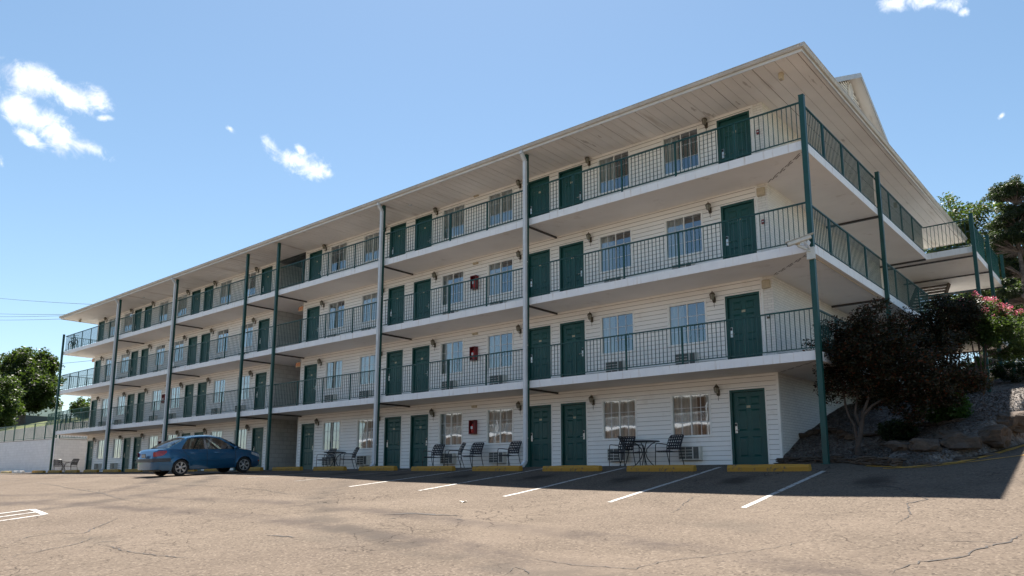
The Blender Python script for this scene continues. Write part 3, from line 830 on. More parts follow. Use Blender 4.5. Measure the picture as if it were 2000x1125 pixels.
# downspouts
for x in (PX[1], PX[2], PX[5], PX[6]):
    m = MB(); xx = x+.03; w = .052
    path = [(xx, -.36, 10.52), (xx, -.36, 10.42), (xx, -.185, 10.22), (xx, -.185, .16), (xx, -.36, asph(x, -.36)+.06)]
    for a, b in zip(path[:-1], path[1:]): m.bar(a, b, .110, .095, upv=(0,1,0) if abs(a[2]-b[2]) > .3 else (0,0,1))
    for zz in (.9, 3.9, 6.7, 9.4): m.box(xx-.062, xx+.062, -.240, -.117, zz-.015, zz+.015)
    o = m.build('downspout', M['white_metal'], bld); o['group'] = 'white downspouts on the green posts'

# roof: soffit with grooves, fascia and gutter, slopes, gable with vent
X0r, X1r, Y0r, Y1r = -50.85, .20, -.33, 20.5; ZS = 10.5
m = MB(); pw = .305; x = X0r
def groove(mb, xa, xb, ya, yb):
    mb.face([(xa,ya,ZS),(xa,yb,ZS),(xb,yb,ZS),(xb,ya,ZS)])
while x < X1r-1e-6:
    xb = min(x+pw, X1r)
    for (ya, yb) in ((Y0r, YW),) + (((YW, Y1r),) if (x > XR-.2 or xb < XL+.3) else ()):
        gw_ = .022 if int(x/pw) % 4 == 0 else .012; m.face([(x,ya,ZS),(x,yb,ZS),(xb-gw_,yb,ZS),(xb-gw_,ya,ZS)], 0)
        m.face([(xb-gw_,ya,ZS+.012),(xb-gw_,yb,ZS+.012),(xb,yb,ZS+.012),(xb,ya,ZS+.012)], 1)
        m.face([(xb-gw_,ya,ZS),(xb-gw_,yb,ZS),(xb-gw_,yb,ZS+.012),(xb-gw_,ya,ZS+.012)], 0)
        m.face([(xb,ya,ZS),(xb,ya,ZS+.012),(xb,yb,ZS+.012),(xb,yb,ZS)], 0)
    x = xb
m.box(XR-1, X1r, YW, 2.0, ZS+.02, ZS+.03)
roof_s = m.build('soffit', [M['soffit'], M['soffit_gap']], bld)
m = MB()
m.box(X0r, X1r, Y0r-.02, Y0r, ZS-.03, 10.66); m.box(X1r, X1r+.02, Y0r-.02, Y1r, ZS-.03, 10.66); m.box(X0r-.02, X0r, Y0r-.02, Y1r, ZS-.03, 10.66)
m.box(X0r, X1r, Y1r, Y1r+.02, ZS-.03, 10.66)
m.build('fascia', M['fascia_roof'], bld)
m = MB()
prof = [(0,0),(.05,0),(.075,.035),(.085,.075),(.10,.085),(.10,.10),(.0,.10)]
m.prism(prof, lambda u, v, t: (t, Y0r-.021-u, ZS+.055+v), X0r-.10, X1r+.02)
m.prism(prof, lambda u, v, t: (X1r+.021+u, t, ZS+.055+v), Y0r-.12, Y1r+.05)
m.prism(prof, lambda u, v, t: (X0r-.021-u, t, ZS+.055+v), Y0r-.02, Y1r+.05)
m.build('gutter', M['gutter'], bld, fixn=True)
m = MB(); AX = -1.17; GP = [(Y0r-.02,10.665),(1.77,10.82),(10.5,15.10),(19.2,10.82),(Y1r,10.665)]
for (ya, za), (yb, zb_) in zip(GP[:-1], GP[1:]):
    m.face([(X0r,ya,za),(AX,ya,za),(AX,yb,zb_),(X0r,yb,zb_)])
m.face([(AX,Y0r-.02,10.665),(X1r+.02,Y0r-.02,10.665),(AX,1.77,10.82)]); m.face([(AX,1.77,10.82),(X1r+.02,Y0r-.02,10.665),(X1r+.02,Y1r,10.665),(AX,19.2,10.82)])
m.face([(AX,19.2,10.82),(X1r+.02,Y1r,10.665),(AX,Y1r,10.665)])
m.build('roof', M['shingle'], bld)
m = MB()
def gab(z):
    h = (z-10.82)/(15.10-10.82); h = max(0, min(1, h+.035)); return [(1.77+(10.5-1.77)*h, 19.2-(19.2-10.5)*h)]
siding(m, gab, 10.82, 14.95, 0, lambda a, d, z: (-1.6+d, a, z))
gw = m.build('gable_wall', [M['siding'], M['lap_shade']], bld)
m = MB(); v2 = []
vc, vr, vh = (10.45, 14.45), .22, .34
oval = [(vc[0]+math.cos(t)*vr, vc[1]+math.sin(t)*vh) for t in [2*math.pi*k/24 for k in range(24)]]
m.prism([(vc[0]+(a-vc[0])*.80, vc[1]+(b-vc[1])*.84) for a, b in oval], lambda u, v, t: (t, u, v), -1.58, -1.545, 0)
vent = m.build('gable_vent', M['steel_dark'], bld, fixn=True)
m = MB(); rows = []
for k in range(25):
    a, b = oval[k % 24]; rows.append([(-1.585, a, b), (-1.52, a, b), (-1.52, vc[0]+(a-vc[0])*.78, vc[1]+(b-vc[1])*.82), (-1.55, vc[0]+(a-vc[0])*.78, vc[1]+(b-vc[1])*.82)])
m.grid(rows)
for q in range(-5, 6):
    hh = q*.06; ww = vr*.75*math.sqrt(max(0, 1-(hh/(vh*.82))**2)); m.bar((-1.535, vc[0]-ww, vc[1]+hh), (-1.535, vc[0]+ww, vc[1]+hh), .02, .03)
m.build('vent_louvres', M['trim'], vent)
m = MB()   # rake overhang: soffit under, grey edge
for s_, (ya, za), (yb, zb_) in ((1, (1.77,10.82), (10.5,15.10)), (-1, (19.2,10.82), (10.5,15.10))):
    dz = .05; dn = .17
    m.face([(-1.62,ya,za-dz),(AX,ya,za-dz),(AX,yb,zb_-dz),(-1.62,yb,zb_-dz)], 0)
    m.prism([(ya,za-dn),(yb,zb_-dn),(yb,zb_+.02),(ya,za+.02)], lambda u, v, t: (t, u, v), AX, AX+.03, 1)
m.build('rake_trim', [M['soffit'], M['gutter']], bld)
# fixtures under the soffit
for (x, y) in ((-.62, .42), (-50.0, .62), (-.9, 13.0)):
    m = MB(); m.box(x-.06, x+.06, y-.06, y+.06, ZS-.05, ZS-.001); m.box(x-.05, x+.05, y-.10, y+.05, ZS-.20, ZS-.05)
    m.build('soffit_flood_light', M['tan_plastic'], bld, bevel=.01)
for x in (-15.8, -40.0):
    m = MB(); m.lathe([(.0,-.035),(.06,-.035),(.085,-.012),(.085,-.001)], 16, (x, .55, ZS)); m.build('soffit_disc_light', M['white_metal'], bld, fixn=True)
# open stair flight beneath the upper landing
m = MB()
for k in range(14):
    y = 14.2+k*.27; z = 5.55+k*.185
    m.box(-1.35, -.15, y, y+.29, z, z+.04)
m.bar((-1.38, 14.1, 5.5), (-1.38, 18.0, 8.17), .05, .24); m.bar((-.12, 14.1, 5.5), (-.12, 18.0, 8.17), .05, .24)
m.build('stair_flight', M['flagstone'], bld)

# ---------------------------------------------------------------- things on and around the building
def exit_sign(x, y, z, label):
    m = MB(); m.box(x-.19, x+.19, y-.035, y+.035, z-.12, z+.12); o = m.build('exit_sign', M['tan_plastic'], bevel=.008)
    tag(o, label, 'exit sign', 'exit signs beside the walkways')
    f = MB(); f.box(x-.165, x+.165, y-.040, y-.0355, z-.095, z+.095); f.build('sign_face', M['sign_face'], o)
    cu = bpy.data.curves.new('t', 'FONT'); cu.body = 'EXIT'; cu.size = .19; cu.align_x = 'CENTER'; cu.align_y = 'CENTER'; cu.extrude = .002
    to = bpy.data.objects.new('t', cu); col.objects.link(to)
    bpy.context.view_layer.update()
    me = bpy.data.meshes.new_from_object(to.evaluated_get(bpy.context.evaluated_depsgraph_get())); bpy.data.objects.remove(to)
    me.transform(Matrix.Translation((x, y-.0415, z)) @ Matrix.Rotation(R_(90), 4, 'X')); me.materials.clear(); me.materials.append(M['sign_red'])
    t = bpy.data.objects.new('sign_letters', me); col.objects.link(t); t.parent = o
    b = MB(); b.box(x-.02, x+.02, y-.02, y+.02, z+.12, z+.17); b.build('sign_bracket', M['tan_plastic'], o)
M['sign_face'] = simple('faded_sign_face', (.72, .42, .22), .5, .08, 8)
M['sign_red'] = simple('faded_red_letters', (.62, .07, .03), .5, .1, 20)
exit_sign(-24.70, 1.62, 5.265-.30, 'faded exit sign with red letters at the stairwell opening, second floor')
exit_sign(-24.70, 1.62, 7.997-.30, 'faded exit sign with red letters at the stairwell opening, third floor')
exit_sign(-49.75, 1.62, 7.997-.28, 'weathered exit sign at the far left corner, under the top walkway')

def cabinet(x, z, label):
    m = MB(); w, h, dp = .145, .255, .16
    y1 = YW-.017; y0 = y1-dp
    m.box(x-w, x-w+.022, y0, y1, z-h, z+h); m.box(x+w-.022, x+w, y0, y1, z-h, z+h)
    m.box(x-w, x+w, y0+.001, y1, z+h-.022, z+h+.001); m.box(x-w, x+w, y0+.001, y1, z-h-.001, z-h+.022); m.box(x-w+.01, x+w-.01, y1-.012, y1-.004, z-h+.01, z+h-.01)
    o = m.build('extinguisher_cabinet', M['red']); tag(o, label, 'fire cabinet', 'red fire extinguisher cabinets')
    e = MB(); e.lathe([(0,z-.21),(.055,z-.205),(.06,z-.18),(.06,z+.03),(.045,z+.08),(.02,z+.10),(.018,z+.13),(0,z+.13)], 14, (x, y0+.075, 0))
    b = e.build('extinguisher', M['red_bright'], o, smooth=True)
    e = MB(); e.box(x-.045, x+.045, y0+.008, y0+.014, z-.07, z+.03); e.build('instruction_label', M['white_metal'], b)
    e = MB(); e.tube([(x-.02,y0+.07,z+.13),(x-.03,y0+.06,z+.17),(x+.06,y0+.05,z+.18)], .011, 6); e.tube([(x+.02,y0+.06,z+.12),(x+.085,y0+.05,z+.05),(x+.08,y0+.05,z-.10)], .010, 6)
    e.build('hose', M['black'], b)
M['red_bright'] = simple('extinguisher_red', (.50, .02, .02), .3, .1, 9)
cabinet(-13.08, 1.50, 'red fire extinguisher cabinet between two ground floor windows, above the black chairs')
cabinet(-13.08, 2.75+1.50, 'red fire extinguisher cabinet on the second floor, left of the second tall white downspout')
cabinet(-13.08, 5.5+1.50, 'red fire extinguisher cabinet on the third floor, between two windows')
cabinet(-38.25, 2.75+1.50, 'small distant red cabinet on the second floor above the blue car')
cabinet(-38.25, 1.50, 'distant red cabinet on the ground floor behind the blue car')

# security cameras on the corner post
cc = empty('security_camera', (.03, -.13, 5.34)); tag(cc, 'cream security camera with sunshade pointing left on the corner post', 'camera')
m = MB(); m.box(-.10, .10, -.05, .02, -.33, -.02); m.build('junction_box', M['beige_metal'], cc, bevel=.008)
m = MB(); a = Vector((.06, -.10, .23)); b_ = Vector((-.46, -.32, .06)); m.bar(a, b_, .12, .10); m.build('housing', M['beige_metal'], cc, bevel=.02)
m = MB(); m.bar(a+Vector((.06,.02,.075)), b_+Vector((-.05,-.02,.055)), .155, .012); m.build('sunshade', M['beige_metal'], cc, bevel=.004)
m = MB(); m.bar(b_+Vector((.01,0,0)), b_-Vector((.014,.006,.004)), .085, .07); m.build('lens', M['black'], cc)
m = MB(); m.tube([(0,-.05,-.06),(-.02,-.12,.02),(-.08,-.17,.10)], .022, 8); m.bar((-.01,-.05,.06),(-.04,-.14,.12), .05, .10); m.build('bracket', M['white_metal'], cc)
c2 = empty('security_camera', (.03, -.13, 5.30)); tag(c2, 'small bullet camera just below the larger camera on the corner post', 'camera')
m = MB(); m.bar((-.06,-.07,-.03), (-.27,-.17,.09), .075, .07); m.build('housing', M['beige_metal'], c2, bevel=.02)
m = MB(); m.lathe([(.0,-.03),(.05,-.03),(.065,0),(.06,.05),(0,.06)], 14, (-.26,-.17,.13)); m.build('motion_sensor', M['tan_plastic'], c2, fixn=True)
m = MB(); m.lathe([(.03,0),(.03,.01),(0,.012)], 10, (-.285,-.18,.115)); m.build('lens', M['black'], c2, fixn=True)
m = MB(); m.tube([(0,-.05,-.10),(-.03,-.08,-.08),(-.08,-.085,-.045)], .015, 8); m.build('bracket', M['beige_metal'], c2)

# patio chairs and tables
def make_chair():
    r = empty('patio_chair')
    for s in (-1, 1):
        m = MB(); x = .265*s
        m.tube([(x,-.29,0),(x,-.275,.30),(x,-.262,.58),(x,-.24,.625),(x,-.18,.64),(x,.0,.635),(x,.225,.62)], .0125, 8); m.build('front_leg_and_arm', M['black_frame'], r, smooth=True)
        m = MB(); m.tube([(x,.34,0),(x,.27,.22),(x,.215,.42),(x,.235,.60),(x*.98,.33,.80),(x*.93,.385,.875),(x*.80,.40,.895),(0,.402,.90)], .0125, 8); m.build('back_frame', M['black_frame'], r, smooth=True)
    m = MB()
    for s in (-1, 1): m.tube([(.25*s,-.27,.415),(.25*s,-.10,.395),(.25*s,.215,.40)], .011, 8)
    for y, z in ((-.27,.415), (.215,.40)): m.tube([(-.262,y,z),(.262,y,z)], .011, 8)
    m.build('seat_frame', M['black_frame'], r)
    m = MB(); th = .004
    for k in range(6):
        u = -.21+.084*k; m.bar((u,-.275,.424),(u,-.10,.392), .046, th); m.bar((u,-.10,.392),(u,.215,.406), .046, th)
    for k in range(6):
        y = -.235+.084*k; zz = .400+max(0, (-.10-y))*.17; m.bar((-.255,y,zz+.004),(.255,y,zz+.004), .044, th)
    m.build('seat', M['strap'], r)
    m = MB()
    def bp(v): return (.222+.182*(v**1.25), .47+.42*v)
    for k in range(6):
        u = -.205+.082*k
        for a in range(4):
            p, q = bp(.0+a*.25), bp(.25+a*.25); m.bar((u,p[0],p[1]),(u,q[0],q[1]), .044, th)
    for k in range(5):
        p = bp(.08+.20*k); m.bar((-.262,p[0]-.004,p[1]),(.262,p[0]-.004,p[1]), th, .046)
    m.build('backrest', M['strap'], r)
    return r
def make_table():
    r = empty('patio_table')
    m = MB(); m.lathe([(0,.690),(.44,.690),(.46,.697),(.465,.71),(.455,.722),(.0,.724)], 36); m.build('table_top', M['black_frame'], r, smooth=True)
    for k in range(4):
        t = math.pi/4+math.pi/2*k; c, s = math.cos(t), math.sin(t); m = MB()
        m.tube([(.30*c,.30*s,.0),(.22*c,.22*s,.06),(.09*c,.09*s,.22),(.045*c,.045*s,.36),(.09*c,.09*s,.50),(.22*c,.22*s,.63),(.34*c,.34*s,.69)], .014, 8); m.build('leg', M['black_frame'], r, smooth=True)
    m = MB(); m.tube([(.10*math.cos(t),.10*math.sin(t),.40) for t in [2*math.pi*k/16 for k in range(16)]], .009, 6, closed=True); m.build('leg_ring', M['black_frame'], r)
    return r
CH = [(-21.3, .95, 0, 'black patio chair left of the small table near the stairwell'),
      (-19.65, .9, -52, 'black patio chair seen edge on between the small table and the white downspout'),
      (-14.6, .95, 6, 'black patio chair beside the green door, leftmost of the four below the red cabinet'),
      (-13.45, .9, -58, 'black strap patio chair seen in profile below the red fire cabinet'),
      (-12.5, .85, 4, 'black strap patio chair facing the lot, just right of the profile chair'),
      (-10.85, .95, -4, 'black patio chair beside the foot of the nearest white downspout'),
      (-6.25, .85, 0, 'black patio chair leftmost of the three nearest chairs, before an air conditioner'),
      (-5.98, 1.05, 105, 'black patio chair turned towards the nearest table, overlapping the chair beside it'),
      (-4.72, .95, -12, 'black patio chair right of the nearest round table, under the parted curtains'),
      (-52.25, .9, 80, 'black patio chair at the far left end, left of the distant table'),
      (-49.9, .9, -65, 'black patio chair at the far left end, right of the distant table'),
      (-39.5, .9, -30, 'black patio chair partly hidden behind the rear bumper of the blue car')]
ch0 = None
for (x, y, a, lb) in CH:
    c = make_chair() if ch0 is None else copy_tree(ch0)
    ch0 = ch0 or c
    c.location = (x, y, asph(x, y)+.006); c.rotation_euler = (0, 0, R_(a)); tag(c, lb, 'patio chair', 'black strap chairs along the ground floor')
tb0 = None
for (x, y, lb) in ((-20.45, .8, 'small round black table between two chairs near the stairwell'), (-5.42, .75, 'nearest small round black table with curved legs, between three chairs'),
                   (-50.95, .8, 'small round black table at the far left end of the motel')):
    t = make_table() if tb0 is None else copy_tree(tb0)
    tb0 = tb0 or t
    t.location = (x, y, .006); tag(t, lb, 'patio table', 'round black tables along the ground floor')

# wheel stops
def wheel_stop(x, y, rz, mat, label, ln=1.97):
    m = MB(); h = ln/2; n = 10; rows = []
    prof = [(-.09,-.01),(-.09,.085),(-.058,.160),(.058,.160),(.09,.085),(.09,-.01)]
    r2 = random.Random(int(x*100))
    for k in range(n+1):
        X = -h+ln*k/n; sc = 1 if 0 < k < n else .94
        rows.append([(X, u*sc+r2.uniform(-.003,.003), v*sc+(r2.uniform(-.007,.004) if v > .01 else 0)) for u, v in prof])
    m.grid(rows); m.face(rows[0]); m.face(list(reversed(rows[-1])))
    o = m.build('wheel_stop', mat, fixn=True, bevel=.006)
    z = wav(x, y); o.location = (x, y, z-.004); o.rotation_euler = (0, 0, rz)
    tag(o, label, 'wheel stop', 'wheel stops along the motel front')
WL = ['in front of the rightmost ground floor door, nearest the corner post', 'in front of the nearest round table and chairs', 'in front of the pair of doors right of the white downspout',
      'in front of the chairs below the red cabinet', 'in front of the green door left of the red cabinet', 'at the foot of the second white downspout',
      'in front of the small table near the stairwell', 'in front of the rough block stairwell wall', 'at the nose of the blue car, left of the stairwell', 'under the blue car',
      'mostly hidden behind the blue car', 'behind the rear wheels of the blue car', 'just left of the rear bumper of the blue car', 'second to the left of the blue car',
      'third to the left of the blue car', 'in front of the leftmost pair of distant windows', 'in front of the leftmost ground floor door', 'in front of the distant table at the far left']
for k, w in enumerate(WL):
    wheel_stop(-.94-2.845*k, -1.2, R_(rnd.uniform(-1.2, 1.2)), M['yellow'], 'yellow concrete wheel stop '+w)
for x, mt, lb in ((-53.0, M['stop_white'], 'chipped white wheel stop just left of the last green post, below the retaining wall'), (-55.6, M['yellow_pale'], 'faded yellow wheel stop second from the left picture edge'),
                  (-58.6, M['yellow_pale'], 'faded yellow wheel stop at the left picture edge')):
    wheel_stop(x, -1.25, R_(rnd.uniform(-3, 3)), mt, lb)

# hatched box at the left edge of the lot
def ray_hit(u, v):
    d = fw + rt*((u-1000)/1468.67) + up*((683.7-v)/1468.67); o = cam.matrix_world.translation; t = 1.0
    while t < 200:
        p = o + d*t
        if p.z < wav(p.x, p.y): break
        t += .02
    return (p.x, p.y)
q0 = Vector((*ray_hit(88, 1005.5), 0)); q1 = Vector((*ray_hit(62, 995.5), 0)); q2 = Vector((*ray_hit(0, 1018), 0)); dv = (q2-q0).normalized()
m = MB(); dw = (q1-q0)
for k in range(3):
    s_ = q0 + dw*k/2; strip(m, (s_.x, s_.y), (s_.x+dv.x*6, s_.y+dv.y*6), .10, .007)
strip(m, (q0.x, q0.y), (q1.x, q1.y), .13, .0085)
m.build('hatched_markings', M['line_white'], fixn=True)['kind'] = 'structure'

# kerb paint and second line on the drive
m = MB()
def poly_strip(mb, pts, w, h, fn):
    rows = []
    pts = [Vector((*p, 0)) for p in pts]; fine = []
    for a, b in zip(pts[:-1], pts[1:]):
        n = max(1, int((b-a).length/.15)); fine += [a.lerp(b, k/n) for k in range(n)]
    fine.append(pts[-1])
    for k, p in enumerate(fine):
        d = (fine[min(k+1, len(fine)-1)]-fine[max(k-1, 0)]).normalized(); nrm = Vector((-d.y, d.x, 0))
        ww = w*(.8+.4*noise.noise(p*2)); r = []
        for s_ in (-1, 1):
            u = p+nrm*s_*ww/2; r.append((u.x, u.y, fn(u.x, u.y)+h))
        rows.append(r)
    mb.grid(rows)
kerb = [(x, y) for x, y in BORDER[4:]]
off = [(1.05,-.50),(1.9,-.80),(2.80,-.06),(3.24,.90),(3.86,3.0),(4.36,6),(4.66,12)]
poly_strip(m, off, .17, .010, wav)
poly_strip(m, [(1.5,-.95),(2.3,-.75),(3.1,.05),(4.1,1.1),(5.4,2.6)], .085, .008, wav)
m.build('kerb_paint', M['yellow'], fixn=True)['kind'] = 'structure'

# open cracks and a broken edge in the asphalt
m = MB()
def crack(pts, w):
    pts = [ray_hit(*p) for p in pts]; r2 = random.Random(int(pts[0][0]*37)); fine = []
    for a, b in zip(pts[:-1], pts[1:]):
        n = max(2, int(math.dist(a, b)/.09))
        for k in range(n): fine.append((a[0]+(b[0]-a[0])*k/n+r2.uniform(-.03,.03), a[1]+(b[1]-a[1])*k/n+r2.uniform(-.03,.03)))
    fine.append(pts[-1]); rows = []
    for k, p in enumerate(fine):
        q = fine[min(k+1, len(fine)-1)]; o_ = fine[max(k-1, 0)]; d = Vector((q[0]-o_[0], q[1]-o_[1], 0)).normalized(); n = Vector((-d.y, d.x, 0))
        e = min(1, 4*k/len(fine), 4*(len(fine)-1-k)/len(fine)); ww = .62*w*(.35+r2.random()*.9)*max(.12, e)/2
        rows.append([(p[0]+n.x*ww*s_, p[1]+n.y*ww*s_, wav(p[0]+n.x*ww*s_, p[1]+n.y*ww*s_)+.007) for s_ in (-1, 1)])
    m.grid(rows)
crack([(742,1006),(775,1004),(815,1003),(850,1006),(905,1008)], .17); crack([(893,1014),(905,1016)], .12); crack([(755,1014),(778,1012)], .08)
crack([(512,1045),(536,1047),(552,1048),(582,1050)], .09)
crack([(1610,936),(1680,946),(1750,952),(1790,966),(1810,976),(1770,985),(1782,1003),(1740,1028)], .045)
crack([(1735,1125),(1755,1110),(1800,1098),(1880,1088),(1915,1072),(1972,1058),(2000,1040)], .05)
crack([(1800,922),(1880,926),(1950,930),(2000,934)], .03)
crack([(1310,1004),(1330,990),(1352,972),(1380,967)], .025)
crack([(60,942),(130,953),(200,964),(240,976),(300,985),(340,992)], .05)
crack([(0,1066),(60,1048),(110,1042),(165,1042),(190,1030),(240,1008)], .04)
crack([(0,1094),(50,1082),(140,1066),(200,1046)], .035)
crack([(185,1062),(230,1072),(240,1076),(330,1088),(400,1092)], .04); crack([(185,1062),(200,1058),(230,1059)], .04)
crack([(250,943),(420,950),(520,958),(600,970)], .04)
crack([(1000,1085),(1120,1104),(1240,1112),(1300,1096),(1400,1085),(1520,1070),(1600,1052)], .03)
crack([(1790,1052),(1840,1058),(1950,1060),(2000,1064)], .025); crack([(985,1125),(1010,1108),(1040,1125)], .03)
m.build('asphalt_cracks', M['crack'], fixn=True)['kind'] = 'structure'
# small litter and weed tufts on the lot
for (u, v, lb) in ((902, 981, 'white scrap of litter on the lot in front of the parking lines'),):
    x, y = ray_hit(u, v); m = MB(); rows = [[(x+.05*a-.05, y+.04*b-.04, wav(x, y)+.015+.018*math.sin(a*2.1+b*1.3)) for b in range(4)] for a in range(4)]
    m.grid(rows); o = m.build('paper_scrap', M['stop_white'], smooth=True); tag(o, lb, 'litter')

# ---------------------------------------------------------------- blue car
def mk_paint_car():
    t = NT('blue_car_paint'); f = t.noise(160, 2)
    c = t.mix(t.rng(f, .3, .7), (.006,.080,.185), (.010,.112,.25))
    t.b.inputs['Coat Roughness'].default_value = .04
    return t.fin(c, .34, None, .55, .5, 1.0)
M['car'] = mk_paint_car()
M['car_white'] = simple('white_car_paint', (.75,.76,.78), .25, .03, 2, coat=1)
M['car_grey'] = simple('dark_car_paint', (.06,.07,.09), .25, .05, 2, coat=1)
M['rubber'] = simple('tyre_rubber', (.018,.018,.019), .8, .2, 20)
M['rim'] = simple('alloy_rim', (.62,.62,.64), .3, .05, 10, metal=.9)
M['trim_dark'] = simple('grey_rub_strip', (.045,.055,.07), .5, .1, 10)
M['seat'] = simple('grey_seat_fabric', (.09,.09,.095), .9, .1, 10)
def mk_carglass():
    t = NT('car_glass'); gl = t.n.new('ShaderNodeBsdfGlossy'); gl.inputs['Roughness'].default_value = .02
    tr = t.n.new('ShaderNodeBsdfTransparent'); tr.inputs['Color'].default_value = (.50,.56,.54,1)
    fr = t.n.new('ShaderNodeFresnel'); fr.inputs['IOR'].default_value = 1.5; ms = t.n.new('ShaderNodeMixShader')
    t.l.new(t.math('ADD', t.math('MULTIPLY', fr.outputs[0], 1.3), .04, clamp=True), ms.inputs[0]); t.l.new(tr.outputs[0], ms.inputs[1]); t.l.new(gl.outputs[0], ms.inputs[2]); t.l.new(ms.outputs[0], t.o.inputs[0])
    return t.m
M['car_glass'] = mk_carglass()
def lamp_mat(n, c):
    t = NT(n); t.b.inputs['Coat Weight'].default_value = 1; return t.fin(t.mix(t.rng(t.noise(26, 2), .4, .6), c, tuple(x*.6 for x in c)), .2)
M['tail'] = lamp_mat('red_tail_lens', (.42,.012,.010)); M['head'] = lamp_mat('clear_head_lens', (.55,.58,.6)); M['amber'] = lamp_mat('amber_lens', (.5,.10,.03))

def make_car(root, paint, simple_car=False):
    AF, AR, WR = 1.30, -1.20, .335          # axles, arch radius
    FR, RE = 2.10, -2.13
    xs_top = [-2.13,-2.08,-1.98,-1.62,-1.2,-.5,.4,1.15,1.55,1.9,2.04,2.10]
    z_belt = [.60,.88,.965,.985,.965,.945,.925,.90,.85,.76,.68,.50]
    zdeck  = [.60,.90,1.005,1.035,1.035,1.0,.98,.985,.93,.82,.72,.50]
    hw     = [.60,.70,.765,.825,.845,.848,.848,.845,.83,.77,.69,.56]
    Y = sorted(set([round(v, 4) for v in steps(RE, FR, .07)] + [AF-WR, AF+WR, AR-WR, AR+WR, -1.62, 1.15]))
    def arch(y):
        b = .215 if -1.9 < y < 1.9 else .26
        for a in (AF, AR):
            if abs(y-a) < WR-1e-6: b = max(b, .29+math.sqrt(WR*WR-(y-a)**2))
        return b
    def prof(y, f):
        """section point at fraction f of height from sill to belt"""
        zb, zt = arch(y), lerp(y, xs_top, z_belt); zt = max(zt, zb+.02); z = zb+(zt-zb)*f
        h = lerp(y, xs_top, hw)
        s = lerp(z, [.2,.30,.45,.62,.72,.86,1.0], [-.055,-.022,-.004,.0,-.006,-.022,-.062])
        flare = 0
        for a in (AF, AR):
            r = math.hypot(y-a, z-.29)
            if r < WR+.09: flare = .020*(1-max(0, r-WR)/.09)
        return h+s+flare, z
    body = MB(); NF = 9
    for s in (-1, 1):
        rows = []
        for y in Y:
            r = []
            for k in range(NF):
                x, z = prof(y, k/(NF-1)); r.append((s*x, y, z))
            rows.append(r)
        body.grid(rows)
        # inner arch lip
        for a in (AF, AR):
            rr = []
            for k in range(17):
                t = math.pi*k/16; y = a+WR*math.cos(t)*.999; z = .29+WR*math.sin(t)
                z = max(z, .215); x = prof(y, 0)[0]; rr.append([(s*x, y, z), (s*(x-.16), y, z)])
            body.grid(rr)
    # bonnet and boot decks
    def deck(ys):
        rows = []
        for y in ys:
            xw, zt = prof(y, 1); zc = lerp(y, xs_top, zdeck); r = []
            for k in range(9):
                u = -1+k/4; r.append((u*xw, y, zt+(zc-zt)*(1-abs(u)**2.6)))
            rows.append(r)
        body.grid(rows)
    deck([y for y in Y if y <= -1.55]); deck([y for y in Y if y >= 1.1])
    # ends
    for y, s in ((RE, -1), (FR, 1)):
        rows = []
        for k in range(NF):
            x, z = prof(y, k/(NF-1)); rows.append([(u*x, y+s*.035*(1-u*u), z) for u in (-1,-.75,-.4,0,.4,.75,1)])
        body.grid(rows)
    bo = body.build('body', paint, root, smooth=True)
    # floor
    m = MB(); m.box(-.70, .70, -1.9, 1.9, .20, .24); m.box(-.66, .66, -1.5, 1.1, .24, .50); m.build('underbody', M['black'], root)
    for a in (AF, AR):
        m = MB(); m.box(-.67, .67, a-WR+.02, a+WR-.02, .45, .66); m.build('wheel_well', M['black'], root)
    # greenhouse
    def gx(z): return .775-(z-.92)*.44
    def side(poly, s, t0=.0, t1=.02):
        return lambda u, v, t: (s*(gx(v)-t), u, v)
    PA = [(1.17,.90),(.42,1.385),(.34,1.40),(.36,1.345),(.98,.935)]        # A pillar
    roofr = [(.42,1.385),(.0,1.425),(-.5,1.42),(-.86,1.385),(-.84,1.345),(-.5,1.378),(0,1.382),(.36,1.345)]
    PBp = [(-.27,.93),(-.24,1.382),(-.17,1.384),(-.16,.93)]
    PC = [(-.86,1.385),(-1.25,1.20),(-1.70,.985),(-1.15,.955),(-1.06,1.10),(-.84,1.345)]
    WF = [(-.16,.93),(-.17,1.381),(0,1.381),(.36,1.345),(.98,.93)]
    WR_ = [(-1.15,.955),(-1.06,1.10),(-.84,1.345),(-.5,1.376),(-.24,1.380),(-.27,.94)]
    for s in (-1, 1):
        m = MB()
        for P in (PA, roofr, PC): m.prism(P, side(P, s), 0, .03)
        m.build('pillars', paint, root, fixn=True, bevel=.008)
        m = MB(); m.prism(PBp, side(PBp, s), .004, .03); m.build('centre_pillar', M['trim_dark'], root, fixn=True)
        for P, nm in ((WF, 'front_side_glass'), (WR_, 'rear_side_glass')):
            m = MB(); m.face([(s*(gx(v)-.012), u, v) for u, v in P]); m.build(nm, M['car_glass'], root)
        m = MB(); m.bar((s*(gx(.93)+.006),1.0,.925), (s*(gx(.955)+.004),-1.16,.955), .014, .018); m.build('belt_moulding', M['trim_dark'], root)
    rows = []
    for y, z in ((.47,1.375),(.38,1.412),(.2,1.448),(-.1,1.468),(-.4,1.464),(-.7,1.432),(-.86,1.400),(-.93,1.365)):
        xe = gx(min(z, 1.40))-.005; ze = {True: z-.02, False: z-.035}[abs(y) > .4]
        rows.append([(u*xe, y, ze+(z+.025-ze)*(1-abs(u)**3)) for u in [-1+k/6 for k in range(13)]])
    m = MB(); m.grid(rows); m.build('roof', paint, root, smooth=True)
